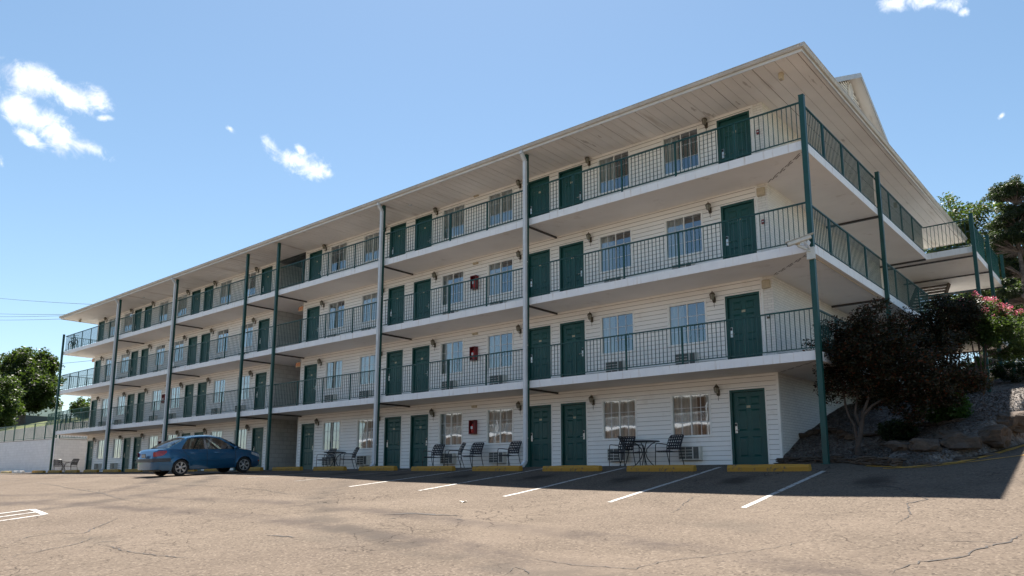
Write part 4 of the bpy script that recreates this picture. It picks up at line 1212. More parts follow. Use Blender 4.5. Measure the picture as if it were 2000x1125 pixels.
    for nm, (yt, zt), (yb, zb) in (('windscreen', (.47,1.37), (1.24,.93)), ('rear_window', (-.92,1.37), (-1.66,1.015))):
        rows = []
        for k in range(7):
            f = k/6; y = yt+(yb-yt)*f; z = zt+(zb-zt)*f+.03*math.sin(math.pi*f); xe = gx(min(1.40, max(.93, z)))-.012
            rows.append([(u*xe, y+(1 if yb > 0 else -1)*.05*(1-u*u), z+.03*(1-u*u)) for u in [-1+j/5 for j in range(11)]])
        m = MB(); m.grid(rows); m.build(nm, M['car_glass'], root, smooth=True)
    # seats, wheel
    for x, y in ((-.36,.05),(.36,.05),(-.36,-.75),(.36,-.75)):
        m = MB(); m.box(x-.24, x+.24, y-.02, y+.44, .45, .62); m.bar((x, y, .58), (x, y-.17, 1.12), .46, .13, upv=(0,1,0)); m.box(x-.12, x+.12, y-.24, y-.15, 1.12, 1.27); m.build('seat', M['seat'], root, bevel=.03)
    m = MB(); m.box(-.68, .68, .82, 1.16, .68, .90); m.build('dashboard', M['black'], root, bevel=.03)
    # doors shut lines, handles, rub strips, fuel etc
    for s in (-1, 1):
        m = MB()
        for pts in ([(-.21,.30),(-.215,.6),(-.21,.925)], [(.86,.30),(.92,.55),(.93,.80),(.96,.915)], [(-.88,.62),(-1.0,.78),(-1.12,.94)]):
            fine = [(lerp(f, [0,.5,1] if len(pts) == 3 else [0,.33,.66,1], [p[0] for p in pts]), lerp(f, [0,.5,1] if len(pts) == 3 else [0,.33,.66,1], [p[1] for p in pts])) for f in [k/10 for k in range(11)]]
            P = []
            for (y, z) in fine:
                zb, zt = arch(y), lerp(y, xs_top, z_belt); x, _ = prof(y, (z-zb)/(zt-zb)); P.append((s*(x+.0005), y, z))
            for a, b in zip(P[:-1], P[1:]): m.bar(a, b, .009, .009)
        m.build('door_gaps', M['black'], root)
        for y in (-.78, .16):
            m = MB(); x, _ = prof(y, .8); m.tube([(s*(x-.005),y-.09,.80),(s*(x+.028),y-.06,.806),(s*(x+.028),y+.06,.800),(s*(x-.005),y+.09,.795)], .013, 8); m.build('door_handle', paint, root, smooth=True)
        rows = []
        for y in [v for v in Y if -.86 < v < .96]:
            zb, zt = arch(y), lerp(y, xs_top, z_belt); x0_, _ = prof(y, (.515-zb)/(zt-zb)); x1_, _ = prof(y, (.55-zb)/(zt-zb)); rows.append([(s*(x0_+.001),y,.512),(s*(x0_+.009),y,.518),(s*(x1_+.009),y,.545),(s*(x1_+.001),y,.551)])
        m = MB(); m.grid(rows); m.build('side_moulding', paint, root, fixn=True)
        m = MB(); m.tube([(s*.80,.93,.93),(s*.86,.90,.945)], .02, 6); m.lathe([(.0,-.06),(.06,-.05),(.072,0),(.06,.035),(.0,.05)], 14, (s*.93,.90,.965), 'y'); m.build('door_mirror', paint, root, smooth=True)
        # lamps
        rows = []
        for y in (-2.118,-2.10,-2.06,-2.0,-1.92,-1.82,-1.70):
            za, zb2 = lerp(y, [-2.085,-1.85,-1.70], [.72,.745,.86]), lerp(y, [-2.085,-1.95,-1.70], [.88,.925,.925]); r = []
            for f in (0,.5,1):
                z = za+(zb2-za)*f; b0, t0 = arch(y), lerp(y, xs_top, z_belt); x, _ = prof(y, min(1, (z-b0)/(t0-b0))); r.append((s*(x+.007), y-.002, z))
            rows.append(r)
        m = MB(); m.grid(rows)
        m.build('tail_light', M['tail'], root, smooth=True)
        rows = []
        for y in (1.62,1.74,1.86,1.96,2.03):
            za, zb2 = lerp(y, [1.62,2.03], [.70,.56]), lerp(y, [1.62,2.03], [.80,.66]); r = []
            for f in (0,.5,1):
                z = za+(zb2-za)*f; b0, t0 = arch(y), lerp(y, xs_top, z_belt); x, _ = prof(y, min(1, max(0, (z-b0)/(t0-b0)))); r.append((s*(x+.006), y, z))
            rows.append(r)
        m = MB(); m.grid(rows); m.build('headlight', M['head'], root, smooth=True)
        m = MB(); m.bar((s*.725,2.0,.42),(s*.765,1.93,.44), .012, .06); m.build('side_marker', M['amber'], root)
    # bumper dark band, plate
    rows = []
    for (x, y) in ((-.835,-1.58),(-.815,-1.85),(-.755,-2.04),(-.63,-2.145),(-.3,-2.172),(.3,-2.172),(.63,-2.145),(.755,-2.04),(.815,-1.85),(.835,-1.58)):
        k = math.copysign(.016, x); rows.append([(x+k,y,.535),(x+k*1.4,y-.008,.55),(x+k*1.4,y-.008,.645),(x+k,y,.66)])
    m = MB(); m.grid(rows); m.build('rear_rub_strip', M['trim_dark'], root, fixn=True)
    m = MB(); m.box(-.17, .17, -2.176, -2.168, .70, .82) if False else m.box(-.16, .16, -2.186, -2.176, .69, .83)
    m.build('number_plate_frame', M['black'], root)
    m = MB(); m.box(-.145, .145, -2.192, -2.187, .705, .815); m.build('licence_plate', M['conc'], root)
    m = MB(); m.tube([(.35,-.80,1.43),(.36,-.98,1.66)], .003, 5); m.build('aerial', M['black'], root)
    # wheels
    for a in (AF, AR):
        for s in (-1, 1):
            c = (s*.735, a, .30)
            m = MB(); m.lathe([(.20,-.09),(.27,-.095),(.295,-.075),(.30,0),(.295,.075),(.27,.095),(.20,.09)], 36, c, 'x'); w = m.build('wheel', M['rubber'], root, smooth=True)
            m = MB(); m.lathe([(.205,s*.088),(.198,s*.090),(.190,s*.06),(.185,-s*.05),(.0,-s*.05)], 36, c, 'x'); m.build('rim_barrel', M['trim_dark'], w, smooth=True)
            m = MB(); m.lathe([(.206,s*.086),(.206,s*.094),(.188,s*.094),(.186,s*.070)], 36, c, 'x')
            for k in range(6):
                t = 2*math.pi*k/6+.3
                for o_ in (-.075, .075):
                    m.bar((c[0]+s*.072, c[1]+.045*math.cos(t), c[2]+.045*math.sin(t)), (c[0]+s*.078, c[1]+.195*math.cos(t+o_*1.6), c[2]+.195*math.sin(t+o_*1.6)), .030, .03)
            m.lathe([(.058,s*.04),(.058,s*.082),(.04,s*.092),(0,s*.094)], 16, c, 'x'); m.build('rim', M['rim'], w, fixn=True)
    return root
cx, cy = -21.85, -4.30
car = empty('parked_car', (cx, cy, 0)); zr, zf = wav(cx, cy-1.2), wav(cx, cy+1.3)
car.rotation_euler = (math.atan2(zf-zr, 2.5), 0, 0); car.location.z = zr+(zf-zr)*1.2/2.5 + .004
tag(car, 'blue four door saloon parked nose in to the motel, seen from its rear right side', 'car')
make_car(car, M['car'])
for x, y, rz, pt, lb in ((-.6, 29.5, 95, 'car_white', 'white car on the upper lot behind the railing, beyond the pink flowered bush'),
                         (3.4, 29.8, 92, 'car_white', 'white car parked on the upper lot at the right picture edge, mostly out of view')):
    c = empty('parked_car', (x, y, 4.73), R_(rz)); tag(c, lb, 'car', 'cars on the upper lot')
    make_car(c, M[pt])

# bicycle leaning on the top floor railing at the far left
bk = empty('bicycle', (-49.95, .34, 8.236)); tag(bk, 'dark bicycle leaning on the railing of the top walkway at the far left end', 'bicycle'); bk.rotation_euler = (R_(6), 0, 0)
for x, nm in ((-.52,'rear'), (.52,'front')):
    m = MB(); m.tube([(x+.335*math.cos(t), 0, .345+.335*math.sin(t)) for t in [2*math.pi*k/32 for k in range(32)]], .022, 8, closed=True); w = m.build('wheel', M['rubber'], bk)
    m = MB()
    for k in range(14):
        t = 2*math.pi*k/14; m.bar((x, .01, .345), (x+.32*math.cos(t), 0, .345+.32*math.sin(t)), .004)
    m.build('spokes', M['silver'], w)
    m = MB(); m.tube([(x+.40*math.cos(t), 0, .345+.40*math.sin(t)) for t in [R_(25+k*12) for k in range(12)]], .022, 6); m.build('mudguard', M['black_frame'], bk)
m = MB()
for a, b in (((-.52,.345),(-.08,.30)), ((-.08,.30),(-.20,.80)), ((-.52,.345),(-.18,.74)), ((-.18,.72),(.38,.76)), ((-.08,.30),(.37,.68)), ((.36,.86),(.40,.62)), ((.40,.62),(.52,.345))):
    m.tube([(a[0],0,a[1]),(b[0],0,b[1])], .018, 8)
m.build('frame', M['black_frame'], bk)
m = MB(); m.tube([(.36,0,.86),(.34,0,.98),(.40,0,1.02)], .013, 6); m.tube([(.30,-.28,1.02),(.40,-.10,1.03),(.40,.10,1.03),(.30,.28,1.02)], .013, 6); m.build('handlebar', M['black_frame'], bk)
m = MB(); m.bar((-.34,0,.89),(-.08,0,.88), .12, .05); m.tube([(-.20,0,.78),(-.22,0,.88)], .014, 6); m.build('saddle', M['black'], bk, bevel=.02)
m = MB(); m.tube([(-.08+.09*math.cos(t), .03, .30+.09*math.sin(t)) for t in [2*math.pi*k/16 for k in range(16)]], .008, 6, closed=True); m.bar((-.08,.05,.30),(.02,.05,.16), .015); m.bar((.02,.05,.155),(.02,.14,.155), .03, .02); m.bar((-.08,-.05,.30),(-.18,-.05,.44), .015); m.build('crank', M['silver'], bk)

# ---------------------------------------------------------------- walls, fences beyond
m = MB()
wa = [(-56.0,1.7),(-125.0,4.5)]
def wall_top(x): return 2.46 + .0013*(-56-x)*6
m.prism([(-55.75,-.2),(-128,-.6),(-128,wall_top(-128)),(-55.75,2.46)], lambda u, v, t: (u, 1.7+t, v), 0, .25)
o = m.build('retaining_wall', M['wall_white'], fixn=True); tag(o, 'long white painted retaining wall running left from the far end of the motel', 'wall')
m = MB(); m.prism([(-56.0,2.46),(-128,wall_top(-128)),(-128,wall_top(-128)+.06),(-56.0,2.52)], lambda u, v, t: (u, 1.68+t, v), 0, .29); m.build('wall_cap', M['conc'], o, fixn=True)
m = MB(); m.box(-56.0, -55.75, 1.95, 18, -.1, 2.46); o = m.build('retaining_wall', M['wall_white']); tag(o, 'white retaining wall running back beside the motel, behind the distant table', 'wall')
m = MB(); m.box(-56.02, -55.72, 1.99, 18, 2.46, 2.52); m.build('wall_cap', M['conc'], o)
m = MB(); m.box(-150, -59, 9.0, 9.25, 2.2, 4.95); o = m.build('retaining_wall', M['conc']); tag(o, 'grey upper retaining wall behind the fence at the left, below the grassy hill', 'wall')
m = MB(); m.box(-8, 30, 24.0, 24.25, 2.5, 4.80); o = m.build('retaining_wall', M['conc']); tag(o, 'tan concrete wall at the edge of the upper lot, behind the dark hedges', 'wall')
m = MB(); m.box(-8, 30, 23.97, 24.28, 4.80, 4.86); m.build('wall_cap', M['conc'], o)

def fence(pts, h, label, sp=2.4, pk=.13, mat='green', group=None):
    r = empty('picket_fence', pts[0]); tag(r, label, 'fence', group); o3 = Vector(pts[0])
    pa = MB()
    for a, b in zip(pts[:-1], pts[1:]):
        a, b = Vector(a)-o3, Vector(b)-o3; Ln = (b-a).length; n = max(1, round(Ln/sp))
        pa.bar(a+Vector((0,0,h)), b+Vector((0,0,h)), .04); pa.bar(a+Vector((0,0,.10)), b+Vector((0,0,.10)), .04)
        for k in range(int(Ln/pk)+1):
            c = a.lerp(b, min(1, k*pk/Ln)); pa.bar(c+Vector((0,0,.1)), c+Vector((0,0,h)), .018)
        for k in range(n+1):
            c = a.lerp(b, k/n); m = MB(); m.bar(c, c+Vector((0,0,h+.04)), .07); m.build('post', M[mat], r)
    pa.build('pickets', M[mat], r)
fence([(-56.1,1.85,2.52), (-125,1.85,wall_top(-125)+.06)], 1.25, 'dark green picket fence on top of the long white retaining wall', pk=.25)
fence([(-55.88,2.0,2.52), (-55.88,17.5,2.52)], 1.25, 'dark green picket fence on the wall beside the left end of the motel', pk=.2)
fence([(-90,12,5.5), (-75,9.2,4.97), (-60,9.2,4.97)], 1.3, 'second picket fence higher on the grassy bank behind the left end of the motel', pk=.25)
fence([(-8,24.12,4.86), (26,24.12,4.86)], 1.15, 'dark railing on the tan wall at the edge of the upper lot', mat='steel_dark')

# pale shed on the hill, left
sh = empty('distant_house', (-161, 30, 8.6)); tag(sh, 'small pale house on the hill, half hidden by the big dark tree', 'house'); sh.rotation_euler = (0, 0, R_(12))
m = MB(); m.box(-6, 6, -4, 4, 0, 2.6); m.build('lower_wall', M['trim_dark'], sh)
m = MB(); m.box(-6.1, 6.1, -4.1, 4.1, 2.6, 5.0); m.build('wall', M['trim'], sh)
m = MB(); m.prism([(-6.6,5.0),(6.6,5.0),(0,7.0)], lambda u, v, t: (u, t, v), -4.6, 4.6); m.build('roof', M['shingle'], sh, fixn=True)
for x in (-3.5, 0, 3.5):
    m = MB(); m.box(x-.6, x+.6, -4.16, -4.105, 3.2, 4.4); m.build('window', M['dark_room'], sh)

# power lines
PLN = [((-164.5,25,35.6),(-60,25,17.0),'topmost thin power line crossing the sky at the left'), ((-163.3,25,32.3),(-60,25,17.4),'upper of the three close power lines left of the roof'),
       ((-163.1,25,31.7),(-60,25,17.9),'middle of the three close power lines left of the roof'), ((-162.9,25,31.0),(-60,25,17.6),'lower of the three close power lines left of the roof'),
       ((-170,25,22.0),(-60,25,14.2),'thin power line passing just above the big dark tree'), ((-170,25,19.2),(-60,25,12.6),'power line passing through the crown of the big dark tree')]
M['wire'] = simple('black_wire', (.02,.02,.022), .6, .1, 2)
for a, b, lb in PLN:
    a, b = Vector(a), Vector(b); b = a + (b-a)*1.0; P = []
    a2 = a - (b-a)*.6
    for k in range(25):
        f = k/24; p = a2.lerp(b, f); p.z -= 4*f*(1-f)*1.2; P.append(p)
    m = MB(); m.tube(P, .028, 5); o = m.build('power_line', M['wire']); tag(o, lb, 'power line', 'overhead wires behind the motel')

# ---------------------------------------------------------------- rocks
def rock(mb, c, s, seed, flat=0):
    bm = bmesh.new(); bmesh.ops.create_icosphere(bm, subdivisions=3, radius=1)
    rz = Matrix.Rotation(seed*1.7, 3, 'Z')
    for v in bm.verts:
        p = v.co.copy(); p = Vector((math.copysign(abs(p.x)**.62, p.x), math.copysign(abs(p.y)**.62, p.y), math.copysign(abs(p.z)**(.5 if flat else .7), p.z)))
        n1 = noise.noise(p*1.1+Vector((seed*3.1, 0, 0))); n2 = noise.noise(p*3.2+Vector((0, seed*2.3, 0)))
        n3 = noise.noise(p*.7+Vector((seed, seed, 0))); p *= .80+.42*n1+.16*n2; p += Vector((round(p.x*1.5)/1.5-p.x, round(p.y*1.5)/1.5-p.y, round(p.z*2)/2-p.z))*.32*(1 if n3 > -.3 else 0)
        p = rz @ p; v.co = Vector((p.x*s[0], p.y*s[1], p.z*s[2]))+Vector(c)
    i = len(mb.v); mb.v += [tuple(v.co) for v in bm.verts]
    for f in bm.faces: mb.f.append(tuple(i+v.index for v in f.verts)); mb.m.append(0)
    bm.free()
RK = [(2.06,.42,.30,.42,.26,'large rounded boulder at the left of the big rocks along the yellow kerb'),
      (2.30,-.28,.38,.22,.15,'low boulder at the foot of the big rocks, touching the yellow kerb'),
      (2.72,.95,.36,.42,.36,'big brown boulder in the middle of the rock edge along the drive'),
      (2.85,.42,.26,.24,.16,'low dark boulder beside the yellow kerb line, below the big brown boulder'),
      (3.20,1.70,.38,.42,.38,'large orange tinted boulder near the right picture edge'),
      (3.16,1.05,.22,.2,.14,'small boulder at the kerb below the orange tinted boulder'),
      (3.45,2.7,.34,.42,.34,'flat topped boulder at the right picture edge above the drive'),
      (3.9,4.0,.45,.5,.42,'boulder higher up the drive at the right picture edge'),
      (1.62,.28,.30,.25,.20,'dark boulder where the flat stone edging meets the big rocks'),
      (2.35,1.75,.34,.26,.18,'weathered grey rock set in the gravel behind the big boulders'),
      (1.2,2.3,.5,.2,.13,'flat dark ledge rock in the gravel right of the tree trunk')]
for k, (x, y, sx_, sy_, sz_, lb) in enumerate(RK):
    m = MB(); rock(m, (0, 0, 0), (sx_*1.22, sy_*1.15, sz_*.78), k+1.3); o = m.build('boulder', M['rock'])
    o.location = (x, y, garden(x, y)+sz_*(.10 if bdist(x, y) > .3 else .42)); o.rotation_euler = (0, 0, R_(40*(k % 3)-20)); tag(o, lb, 'boulder', 'boulders edging the garden bank')
m = MB(); r5 = random.Random(5); s_ = 0
path = BORDER[:6]
for (a, b) in zip(path[:-1], path[1:]):
    Ln = math.dist(a, b); n = max(2, int(Ln/.17))
    for k in range(n):
        f = k/n; x = a[0]+(b[0]-a[0])*f; y = a[1]+(b[1]-a[1])*f
        for lay in range(3):
            if lay == 2 and r5.random() < .45: continue
            s_ += 1; rock(m, (x+r5.uniform(-.05,.05), y+r5.uniform(-.03,.03)+.05*lay, asph(x, y)+.03+.062*lay), (r5.uniform(.12,.24), r5.uniform(.09,.15), r5.uniform(.028,.042)), s_*.73, 1)
o = m.build('stone_edging', M['flagstone']); tag(o, 'low dry laid edging of flat brown stones between the lot and the gravel garden', 'stone edging')
m = MB()
for k in range(26):
    x = -1.55+k*.17; y = 3.0+.35*math.sin(k*.5)+(.2 if k > 8 else 0)
    if k > 7 and r5.random() < .3: continue
    rock(m, (x, y, zgard(x, y)+.02+.04*r5.random()), (r5.uniform(.16,.30), r5.uniform(.10,.16), r5.uniform(.04,.08)), k*.91+50, 1)
o = m.build('stone_edging', M['flagstone']); tag(o, 'broken upper row of flat stones crossing the gravel bank behind the tree trunk', 'stone edging')
# loose pebbles
P = []
r6 = np.random.RandomState(3)
cnt = 0
for k in range(15000):
    x = r6.uniform(-1.6, 4.4); y = r6.uniform(-.6, 9)**1.0
    if bdist(x, y) < .08: continue
    z = garden(x, y) + .03*noise.noise(Vector((x*2, y*2, 1))); s = r6.uniform(.012, .030)
    c = np.array((x, y, z+s*.3)); a, b = r6.uniform(0, 6.28), r6.uniform(.5, .9)
    e1 = np.array((math.cos(a), math.sin(a), r6.uniform(-.2,.2)))*s; e2 = np.array((-math.sin(a), math.cos(a), r6.uniform(-.2,.2)))*s*b; e3 = np.array((0, 0, s*.55))
    P += [[c-e1-e2, c+e1-e2, c+e1*.6-e2*.6+e3, c-e1*.6-e2*.6+e3], [c+e1-e2, c+e1+e2, c+e1*.6+e2*.6+e3, c+e1*.6-e2*.6+e3], [c-e1+e2, c-e1-e2, c-e1*.6-e2*.6+e3, c-e1*.6+e2*.6+e3], [c-e1*.6-e2*.6+e3, c+e1*.6-e2*.6+e3, c+e1*.6+e2*.6+e3, c-e1*.6+e2*.6+e3]]
M['pebble'] = mk_leaf('pebble_mix', (.065,.055,.045), (.18,.16,.145), (.065,.04,.03), 0)
tag(quads_object('pebbles', np.array(P), M['pebble']), 'loose pebbles covering the garden bank', 'gravel', kind='stuff')

# ---------------------------------------------------------------- plants
def leaf_cloud(centres, n_each, rad, size, seed, flat=.8, aspect=.55, droop=0.0):
    g = np.random.RandomState(seed); C_ = np.repeat(np.array(centres, dtype=np.float64), n_each, axis=0); n = len(C_)
    d = g.normal(size=(n, 3)); d /= np.linalg.norm(d, axis=1)[:, None]
    r = rad*np.power(g.uniform(0, 1, n), .45); off = d*r[:, None]; off[:, 2] *= flat
    P0 = C_+off
    u = g.normal(size=(n, 3)); u[:, 2] = u[:, 2]*.5 - droop; u /= np.linalg.norm(u, axis=1)[:, None]
    w = g.normal(size=(n, 3)); v = np.cross(u, w); v /= np.linalg.norm(v, axis=1)[:, None]
    s = size*g.uniform(.6, 1.25, n)[:, None]; u = u*s; v = v*s*aspect
    nn = np.cross(u, v); nn /= np.linalg.norm(nn, axis=1)[:, None]; nn *= s*.12
    return np.stack([P0-u*.5, P0-v*.5+nn, P0+u*.5, P0+v*.5+nn], axis=1)

def crown_pts(ells, n, seed, shell=.55, hole=.0):
    g = random.Random(seed); pts = []; ws = [e[6] if len(e) > 6 else e[3]*e[4]*e[5] for e in ells]
    while len(pts) < n:
        e = g.choices(ells, ws)[0]
        d = Vector((g.gauss(0,1), g.gauss(0,1), g.gauss(0,1))).normalized(); r = shell+(1-shell)*g.random() if g.random() < .75 else g.random()
        p = Vector((e[0]+d.x*e[3]*r, e[1]+d.y*e[4]*r, e[2]+d.z*e[5]*r))
        if noise.noise(p*.9+Vector((seed, 0, 0)))*.5+.5 < hole: continue
        pts.append(p)
    return pts

def tree(name, cat, label, base, ells, nclump, per, rad, size, leaf, bark, seed, tr=.1, fork=.35, stems=1, spread=.1, lean=(0,0), hole=.0, flat=.8, every=2, group=None, shell=.55, aspect=.55, droop=0, trunk_top=None, twig=.012, limbs=None):
    root = empty(name, base); tag(root, label, cat, group); g = random.Random(seed)
    cl = crown_pts(ells, nclump, seed, shell, hole)           # relative to base
    zlo = min(p.z for p in cl); zhi = max(p.z for p in cl); top = trunk_top or (zlo+(zhi-zlo)*.65)
    tk = MB(); axes = []
    for k in range(stems):
        a = 2*math.pi*k/max(1, stems)+seed; sx, sy = (math.cos(a)*spread, math.sin(a)*spread) if stems > 1 else (0, 0)
        P = []; rr = []
        for j in range(9):
            f = j/8; P.append(Vector((sx*(.25+3.2*f)+lean[0]*f+g.uniform(-1,1)*tr*.5*f, sy*(.25+3.2*f)+lean[1]*f+g.uniform(-1,1)*tr*.5*f, top*f-(.1 if j == 0 else 0)))); rr.append(tr*(1.35 if j == 0 else 1)*(1-.78*f))
        tk.tube(P, rr, 9); axes.append((P, rr))
    if limbs:
        tk = MB(); axes = []
        for P_, r0_, r1_ in limbs:
            P_ = [Vector(p) for p in P_]; n_ = len(P_)-1; rr_ = [r0_+(r1_-r0_)*q/n_ for q in range(n_+1)]; tk.tube(P_, rr_, 10)
            while len(P_) < 9: P_.insert(0, P_[0]); rr_.insert(0, rr_[0])
            axes.append((P_, rr_))
    to = tk.build('trunk', bark, root, smooth=True)
    br = MB()
    for k, c in enumerate(cl):
        if k % every: continue
        P, rr = axes[g.randrange(len(axes))] if stems > 1 and g.random() < .3 else min(axes, key=lambda A: (A[0][6]-c).length)
        zt = max(P[0].z+top*fork, min(c.z-.25*(c.xy-P[4].xy).length, P[-1].z)); j = min(range(9), key=lambda i: abs(P[i].z-zt))
        j = max(2, j); s = P[j]; mid = s.lerp(c, .5)+Vector((g.uniform(-.1,.1), g.uniform(-.1,.1), g.uniform(-.02,.16)))*(c-s).length*.6
        r0 = min(rr[j]*.55, .006+.02*(c-s).length)
        br.tube([s, s.lerp(mid, .5)+Vector((0,0,.03)), mid, mid.lerp(c, .55), c], [r0, r0*.8, r0*.6, r0*.35, twig*.4], 5, cap=False)
    br.build('branches', bark, root)
    q = leaf_cloud([tuple(p) for p in cl], per, rad, size, seed, flat, aspect, droop)
    quads_object('crown', q, leaf, root)
    return root, cl

# dark red tree in the shade by the corner
tz = garden(.42, 1.25)
tree('ornamental_tree', 'tree', 'dark red leaved tree with forked pale trunk on the gravel by the corner post', (.42, 1.25, tz-.02),
     [(.2,0,2.55,1.15,1.1,.95), (1.3,.5,2.3,1.15,1.1,.85), (-.4,.2,2.9,.75,.7,.65), (.5,.3,3.35,.8,.8,.5), (1.9,.9,1.75,.8,.9,.6), (1.3,.6,1.35,.95,.8,.5), (.3,.3,1.75,1.1,.9,.45), (-.6,.1,2.1,.6,.6,.6)], 370, 130, .27, .075, M['leaf_plum'], M['bark_pale'], 11, tr=.062, fork=.50, stems=2, every=3, hole=.12,
     limbs=[([(0,0,-.1),(-.04,0,.12),(-.035,0,.3),(.05,0,.55),(.10,0,.8),(.15,.03,1.1),(.30,.1,1.5),(.5,.1,2.0),(.6,.1,2.6)], .085, .012),
            ([(-.03,0,.22),(-.06,.03,.5),(-.09,.04,.8),(-.20,.06,1.0),(-.28,.1,1.3),(-.32,.1,1.8),(-.4,.1,2.3),(-.4,.1,2.7),(-.4,.1,3.0)], .042, .01),
            ([(.09,0,.72),(.02,.03,.9),(-.05,.04,1.1),(0,.1,1.4),(.05,.1,1.8),(.1,.1,2.2),(.2,.2,2.6),(.3,.2,3.0),(.4,.2,3.3)], .04, .01),
            ([(.14,0,1.0),(.35,.05,1.25),(.6,.1,1.4),(.85,.2,1.5),(1.1,.3,1.7),(1.3,.4,1.9),(1.5,.5,2.1),(1.6,.5,2.3),(1.7,.6,2.5)], .035, .01)])
tree('ornamental_tree', 'tree', 'second dark leaved tree higher on the bank, in front of the lower landing', (1.25, 8.2, garden(1.25, 8.2)-.05),
     [(-.1,0,2.35,1.0,1.1,.9), (.4,.5,2.9,.7,.9,.5), (-.6,-.6,1.9,.9,.9,.8)], 190, 120, .27, .08, M['leaf_plum2'], M['bark_pale'], 23, tr=.05, stems=4, spread=.08, hole=.2)
r_, cl_ = tree('flowering_shrub', 'shrub', 'tall flowering shrub with clusters of pink blossom at the right picture edge', (1.95, 9.6, garden(1.95, 9.6)-.05),
     [(.2,0,2.35,.95,1.0,.72), (.8,.1,1.85,.85,.9,.75), (-.1,.2,2.85,.65,.7,.42)], 165, 90, .22, .085, M['leaf_myrtle'], M['bark_pale'], 31, tr=.035, stems=6, spread=.09, hole=.28)
cl_ = sorted(cl_, key=lambda p: -(p.z-.25*p.y))[:44]
q = leaf_cloud([(p.x, p.y, p.z+.14) for p in cl_], 60, .115, .045, 5, 1.2, .9)
quads_object('flowers', q, M['flower'], r_)
def bush(label, c, r, n, per, size, leaf, seed, name='bush', cat='bush', rad=.14, group=None, box=False):
    root = empty(name, (c[0], c[1], c[2])); tag(root, label, cat, group)
    e = [(0,0,r[2]*.95,r[0],r[1],r[2]*.9)]
    cl = crown_pts(e, n, seed, .7, .12)
    if box: cl = [Vector((math.copysign(min(abs(p.x)*1.25, r[0]), p.x), p.y, min(p.z*1.15, r[2]*1.7))) for p in cl]
    st = MB(); g = random.Random(seed)
    for p in cl[::3]: st.tube([(p.x*.12, p.y*.12, -.05), (p.x*.45, p.y*.45, p.z*.45), tuple(p)], [.014,.010,.004], 5, cap=False)
    st.build('stems', M['bark'], root)
    quads_object('foliage', leaf_cloud([tuple(p) for p in cl], per, rad, size, seed), leaf, root)
bush('bright green rounded bush right of the dark red tree', (2.0, 3.1, garden(2.0, 3.1)-.02), (.56,.5,.46), 150, 95, .07, M['leaf_bush'], 41, rad=.17)
bush('dark clipped shrub behind the bright green bush', (.95, 9.6, garden(.95, 9.6)), (.5,.55,.42), 90, 80, .06, M['leaf_hedge'], 42, rad=.15)
bush('dark rounded bush left of the green landing posts', (.95, 13.6, garden(.95, 13.6)-.05), (.55,.55,.52), 110, 80, .06, M['leaf_hedge'], 43, rad=.15)
bush('dark clipped hedge in front of the tan wall at the right picture edge', (2.45, 15.2, garden(2.45, 15.2)), (1.0,.5,.40), 170, 80, .055, M['leaf_hedge'], 44, rad=.14, box=True, name='hedge', cat='hedge')
bush('low yellowish bush beside the tan wall, seen through the tree stems', (.55, 17.5, garden(.55, 17.5)), (.6,.5,.55), 90, 60, .07, M['leaf_bush'], 45)
bush('dark bush low on the bank under the dark red tree', (1.0, 2.6, garden(1.0, 2.6)-.05), (.45,.4,.28), 80, 70, .06, M['leaf_hedge'], 46, rad=.14)
# cedar at the right edge
ced = []
g7 = random.Random(9)
for k in range(64):
    f = g7.random()**.85; z = 1.2+8.3*f; w = 2.7*(1-f)**.55*g7.uniform(.35, 1); a = g7.uniform(0, 6.28); q_ = g7.uniform(.38, .85)
    ced.append((math.cos(a)*w, math.sin(a)*w, z, q_, q_, q_*.42, q_))
tree('cedar_tree', 'tree', 'tall dark cedar rising behind the landing at the right picture edge', (2.15, 21.5, 4.0), ced, 900, 160, .26, .10, M['leaf_cedar'], M['bark'], 51, tr=.17, fork=.2, every=1, hole=.30, flat=.5, shell=.3, aspect=.35, trunk_top=9.3)
# broadleaf trees behind the landing
tree('oak_tree', 'tree', 'lighter green broadleaf tree behind the roof end, left of the cedar', (-1.2, 33, 4.6), [(-1.2,0,10.4,2.0,2.0,1.9),(1.0,0,9.9,2.0,2.0,1.9),(-1.0,0,8.0,2.2,2.2,2.3),(1.3,0,7.2,2.3,2.2,2.3),(-.4,0,5.0,2.6,2.4,2.0),(2.2,0,4.2,2.4,2,2.2),(1.5,0,2.2,2.8,2,1.6)], 420, 100, .62, .20, M['leaf_oak'], M['bark'], 61, tr=.22, every=3, hole=.2)
tree('oak_tree', 'tree', 'broadleaf tree behind the upper lot, beyond the cedar', (4.5, 37, 4.6), [(-1,0,6.5,3.2,2.5,3.0),(-2.5,0,3.6,2.8,2.2,2.2),(1,0,3,2.5,2,2)], 340, 100, .62, .20, M['leaf_oak'], M['bark'], 62, tr=.22, every=3, hole=.2)
tree('oak_tree', 'tree', 'low spreading pale green tree seen through the rails of the upper landing', (-.6, 27.5, 4.6), [(0,0,3.6,1.9,1.6,1.5),(1.6,0,3.0,1.8,1.5,1.5),(.6,0,5.0,1.5,1.4,1.2)], 200, 90, .45, .16, M['leaf_oak'], M['bark'], 66, tr=.14, every=3, hole=.2)
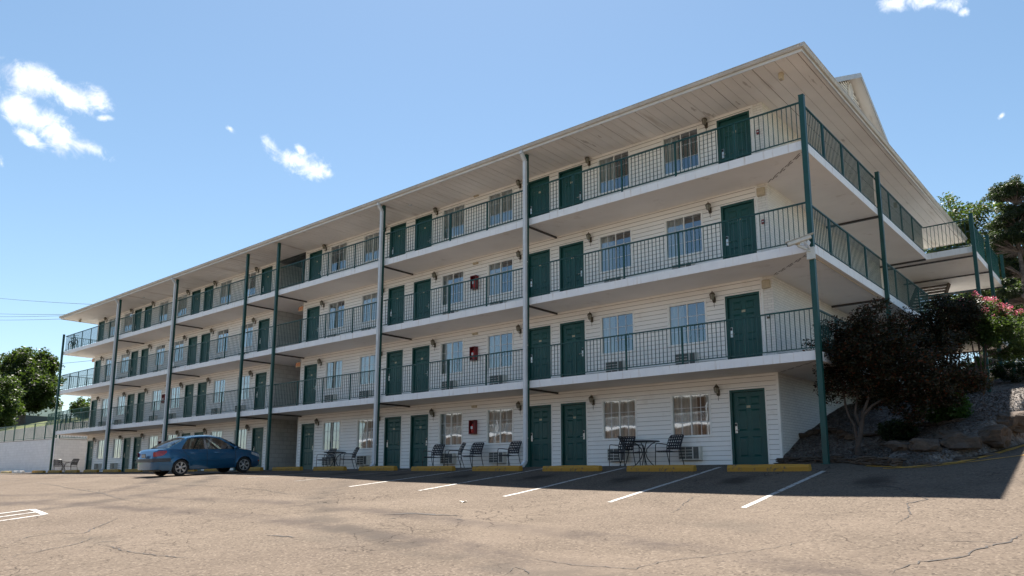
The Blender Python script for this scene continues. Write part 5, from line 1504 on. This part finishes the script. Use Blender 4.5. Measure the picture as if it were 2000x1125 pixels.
# left: big tree and neighbours
tree('broad_tree', 'tree', 'large dark round tree on the hill at the left', (-128.5, 20.5, land(-128.5, 20.5)-.2), [(-1,0,7.6,7.0,5.0,4.2),(-5.5,0,6.2,5.0,4,3.2),(4.0,0,5.6,5.0,4,3.0),(1.5,0,9.8,4.0,3.5,2.4),(-4,0,4.4,6,4,1.8),(2,0,4.0,6.0,4,1.6)], 560, 95, 1.15, .5, M['leaf_far'], M['bark'], 71, tr=.65, fork=.25, every=4, hole=.22)
tree('broad_tree', 'tree', 'bright green tree cut by the left picture edge', (-111.5, 12.5, land(-111.5, 12.5)-.2), [(-2.0,0,5.0,4.0,3.5,3.6),(-2,0,2.8,4.4,3.5,2.0)], 240, 95, .85, .38, M['leaf_far2'], M['bark'], 72, tr=.35, every=4, hole=.2)
tree('broad_tree', 'tree', 'small tree showing between the walkways beside the left end of the motel', (-88.0, 15.2, land(-88, 15.2)-.2), [(0,0,1.5,1.9,1.6,1.0),(.8,0,.9,1.5,1.3,.8)], 90, 70, .5, .26, M['leaf_far2'], M['bark'], 73, tr=.14, every=3, hole=.25)
for k, (x, y, s, lb) in enumerate(((-118, 26, 1.2, 'round bush on the hill right of the big dark tree'), (-108, 30, 1.5, 'dark bush on the hill just left of the last green post'), (-150, 24, 1.4, 'dark bush on the hill left of the small house'))):
    bush(lb, (x, y, land(x, y)-.1), (s*1.6, s*1.3, s*.95), 90, 60, .34, M['leaf_far'], 80+k, rad=.55)

# ---------------------------------------------------------------- building across the lot, behind the camera, mirrored in the ground floor panes
op = empty('facing_building', (-30, -52, wav(-30, -52)-.1)); tag(op, 'brown brick building with white balconies across the lot, mirrored in the ground floor panes', 'building')
M['brick_brown'] = mk_brick('brown_brick', (.30, .19, .13), .22, .075, .010, .6, .4)
m = MB(); m.box(-60, 60, -10, -1.6, 0, 11.0); m.build('wall', M['brick_brown'], op)
m = MB(); m.box(-61, 61, -11, .4, 11.0, 11.5); m.build('roof', M['fascia_roof'], op)
for k in range(1, 4):
    m = MB(); m.box(-60, 60, -1.6, 0, 2.75*k-.24, 2.75*k); f = m.build('walkway_slab', M['slab_white'], op)
    m = MB(); m.box(-60, 60, -.06, -.02, 2.75*k+1.02, 2.75*k+1.07)
    for j in range(0, 961): m.box(-60+j*.125, -59.985+j*.125, -.05, -.03, 2.75*k, 2.75*k+1.02)
    m.build('railing', M['white_metal'], f)
for k in range(4):
    for j in range(15):
        x = -57+j*8.1
        m = MB(); m.box(x, x+1.0, -1.63, -1.605, 2.75*k+.01, 2.75*k+2.1); m.build('door', M['green_door'], op)
        m = MB(); m.box(x+2.0, x+3.4, -1.63, -1.605, 2.75*k+.85, 2.75*k+2.1); m.build('window', M['dark_room'], op)
for j in range(9):
    x = -60+j*15; m = MB(); m.box(x-.06, x+.06, -.0, .12, 0, 11); m.build('post', M['white_metal'], op)
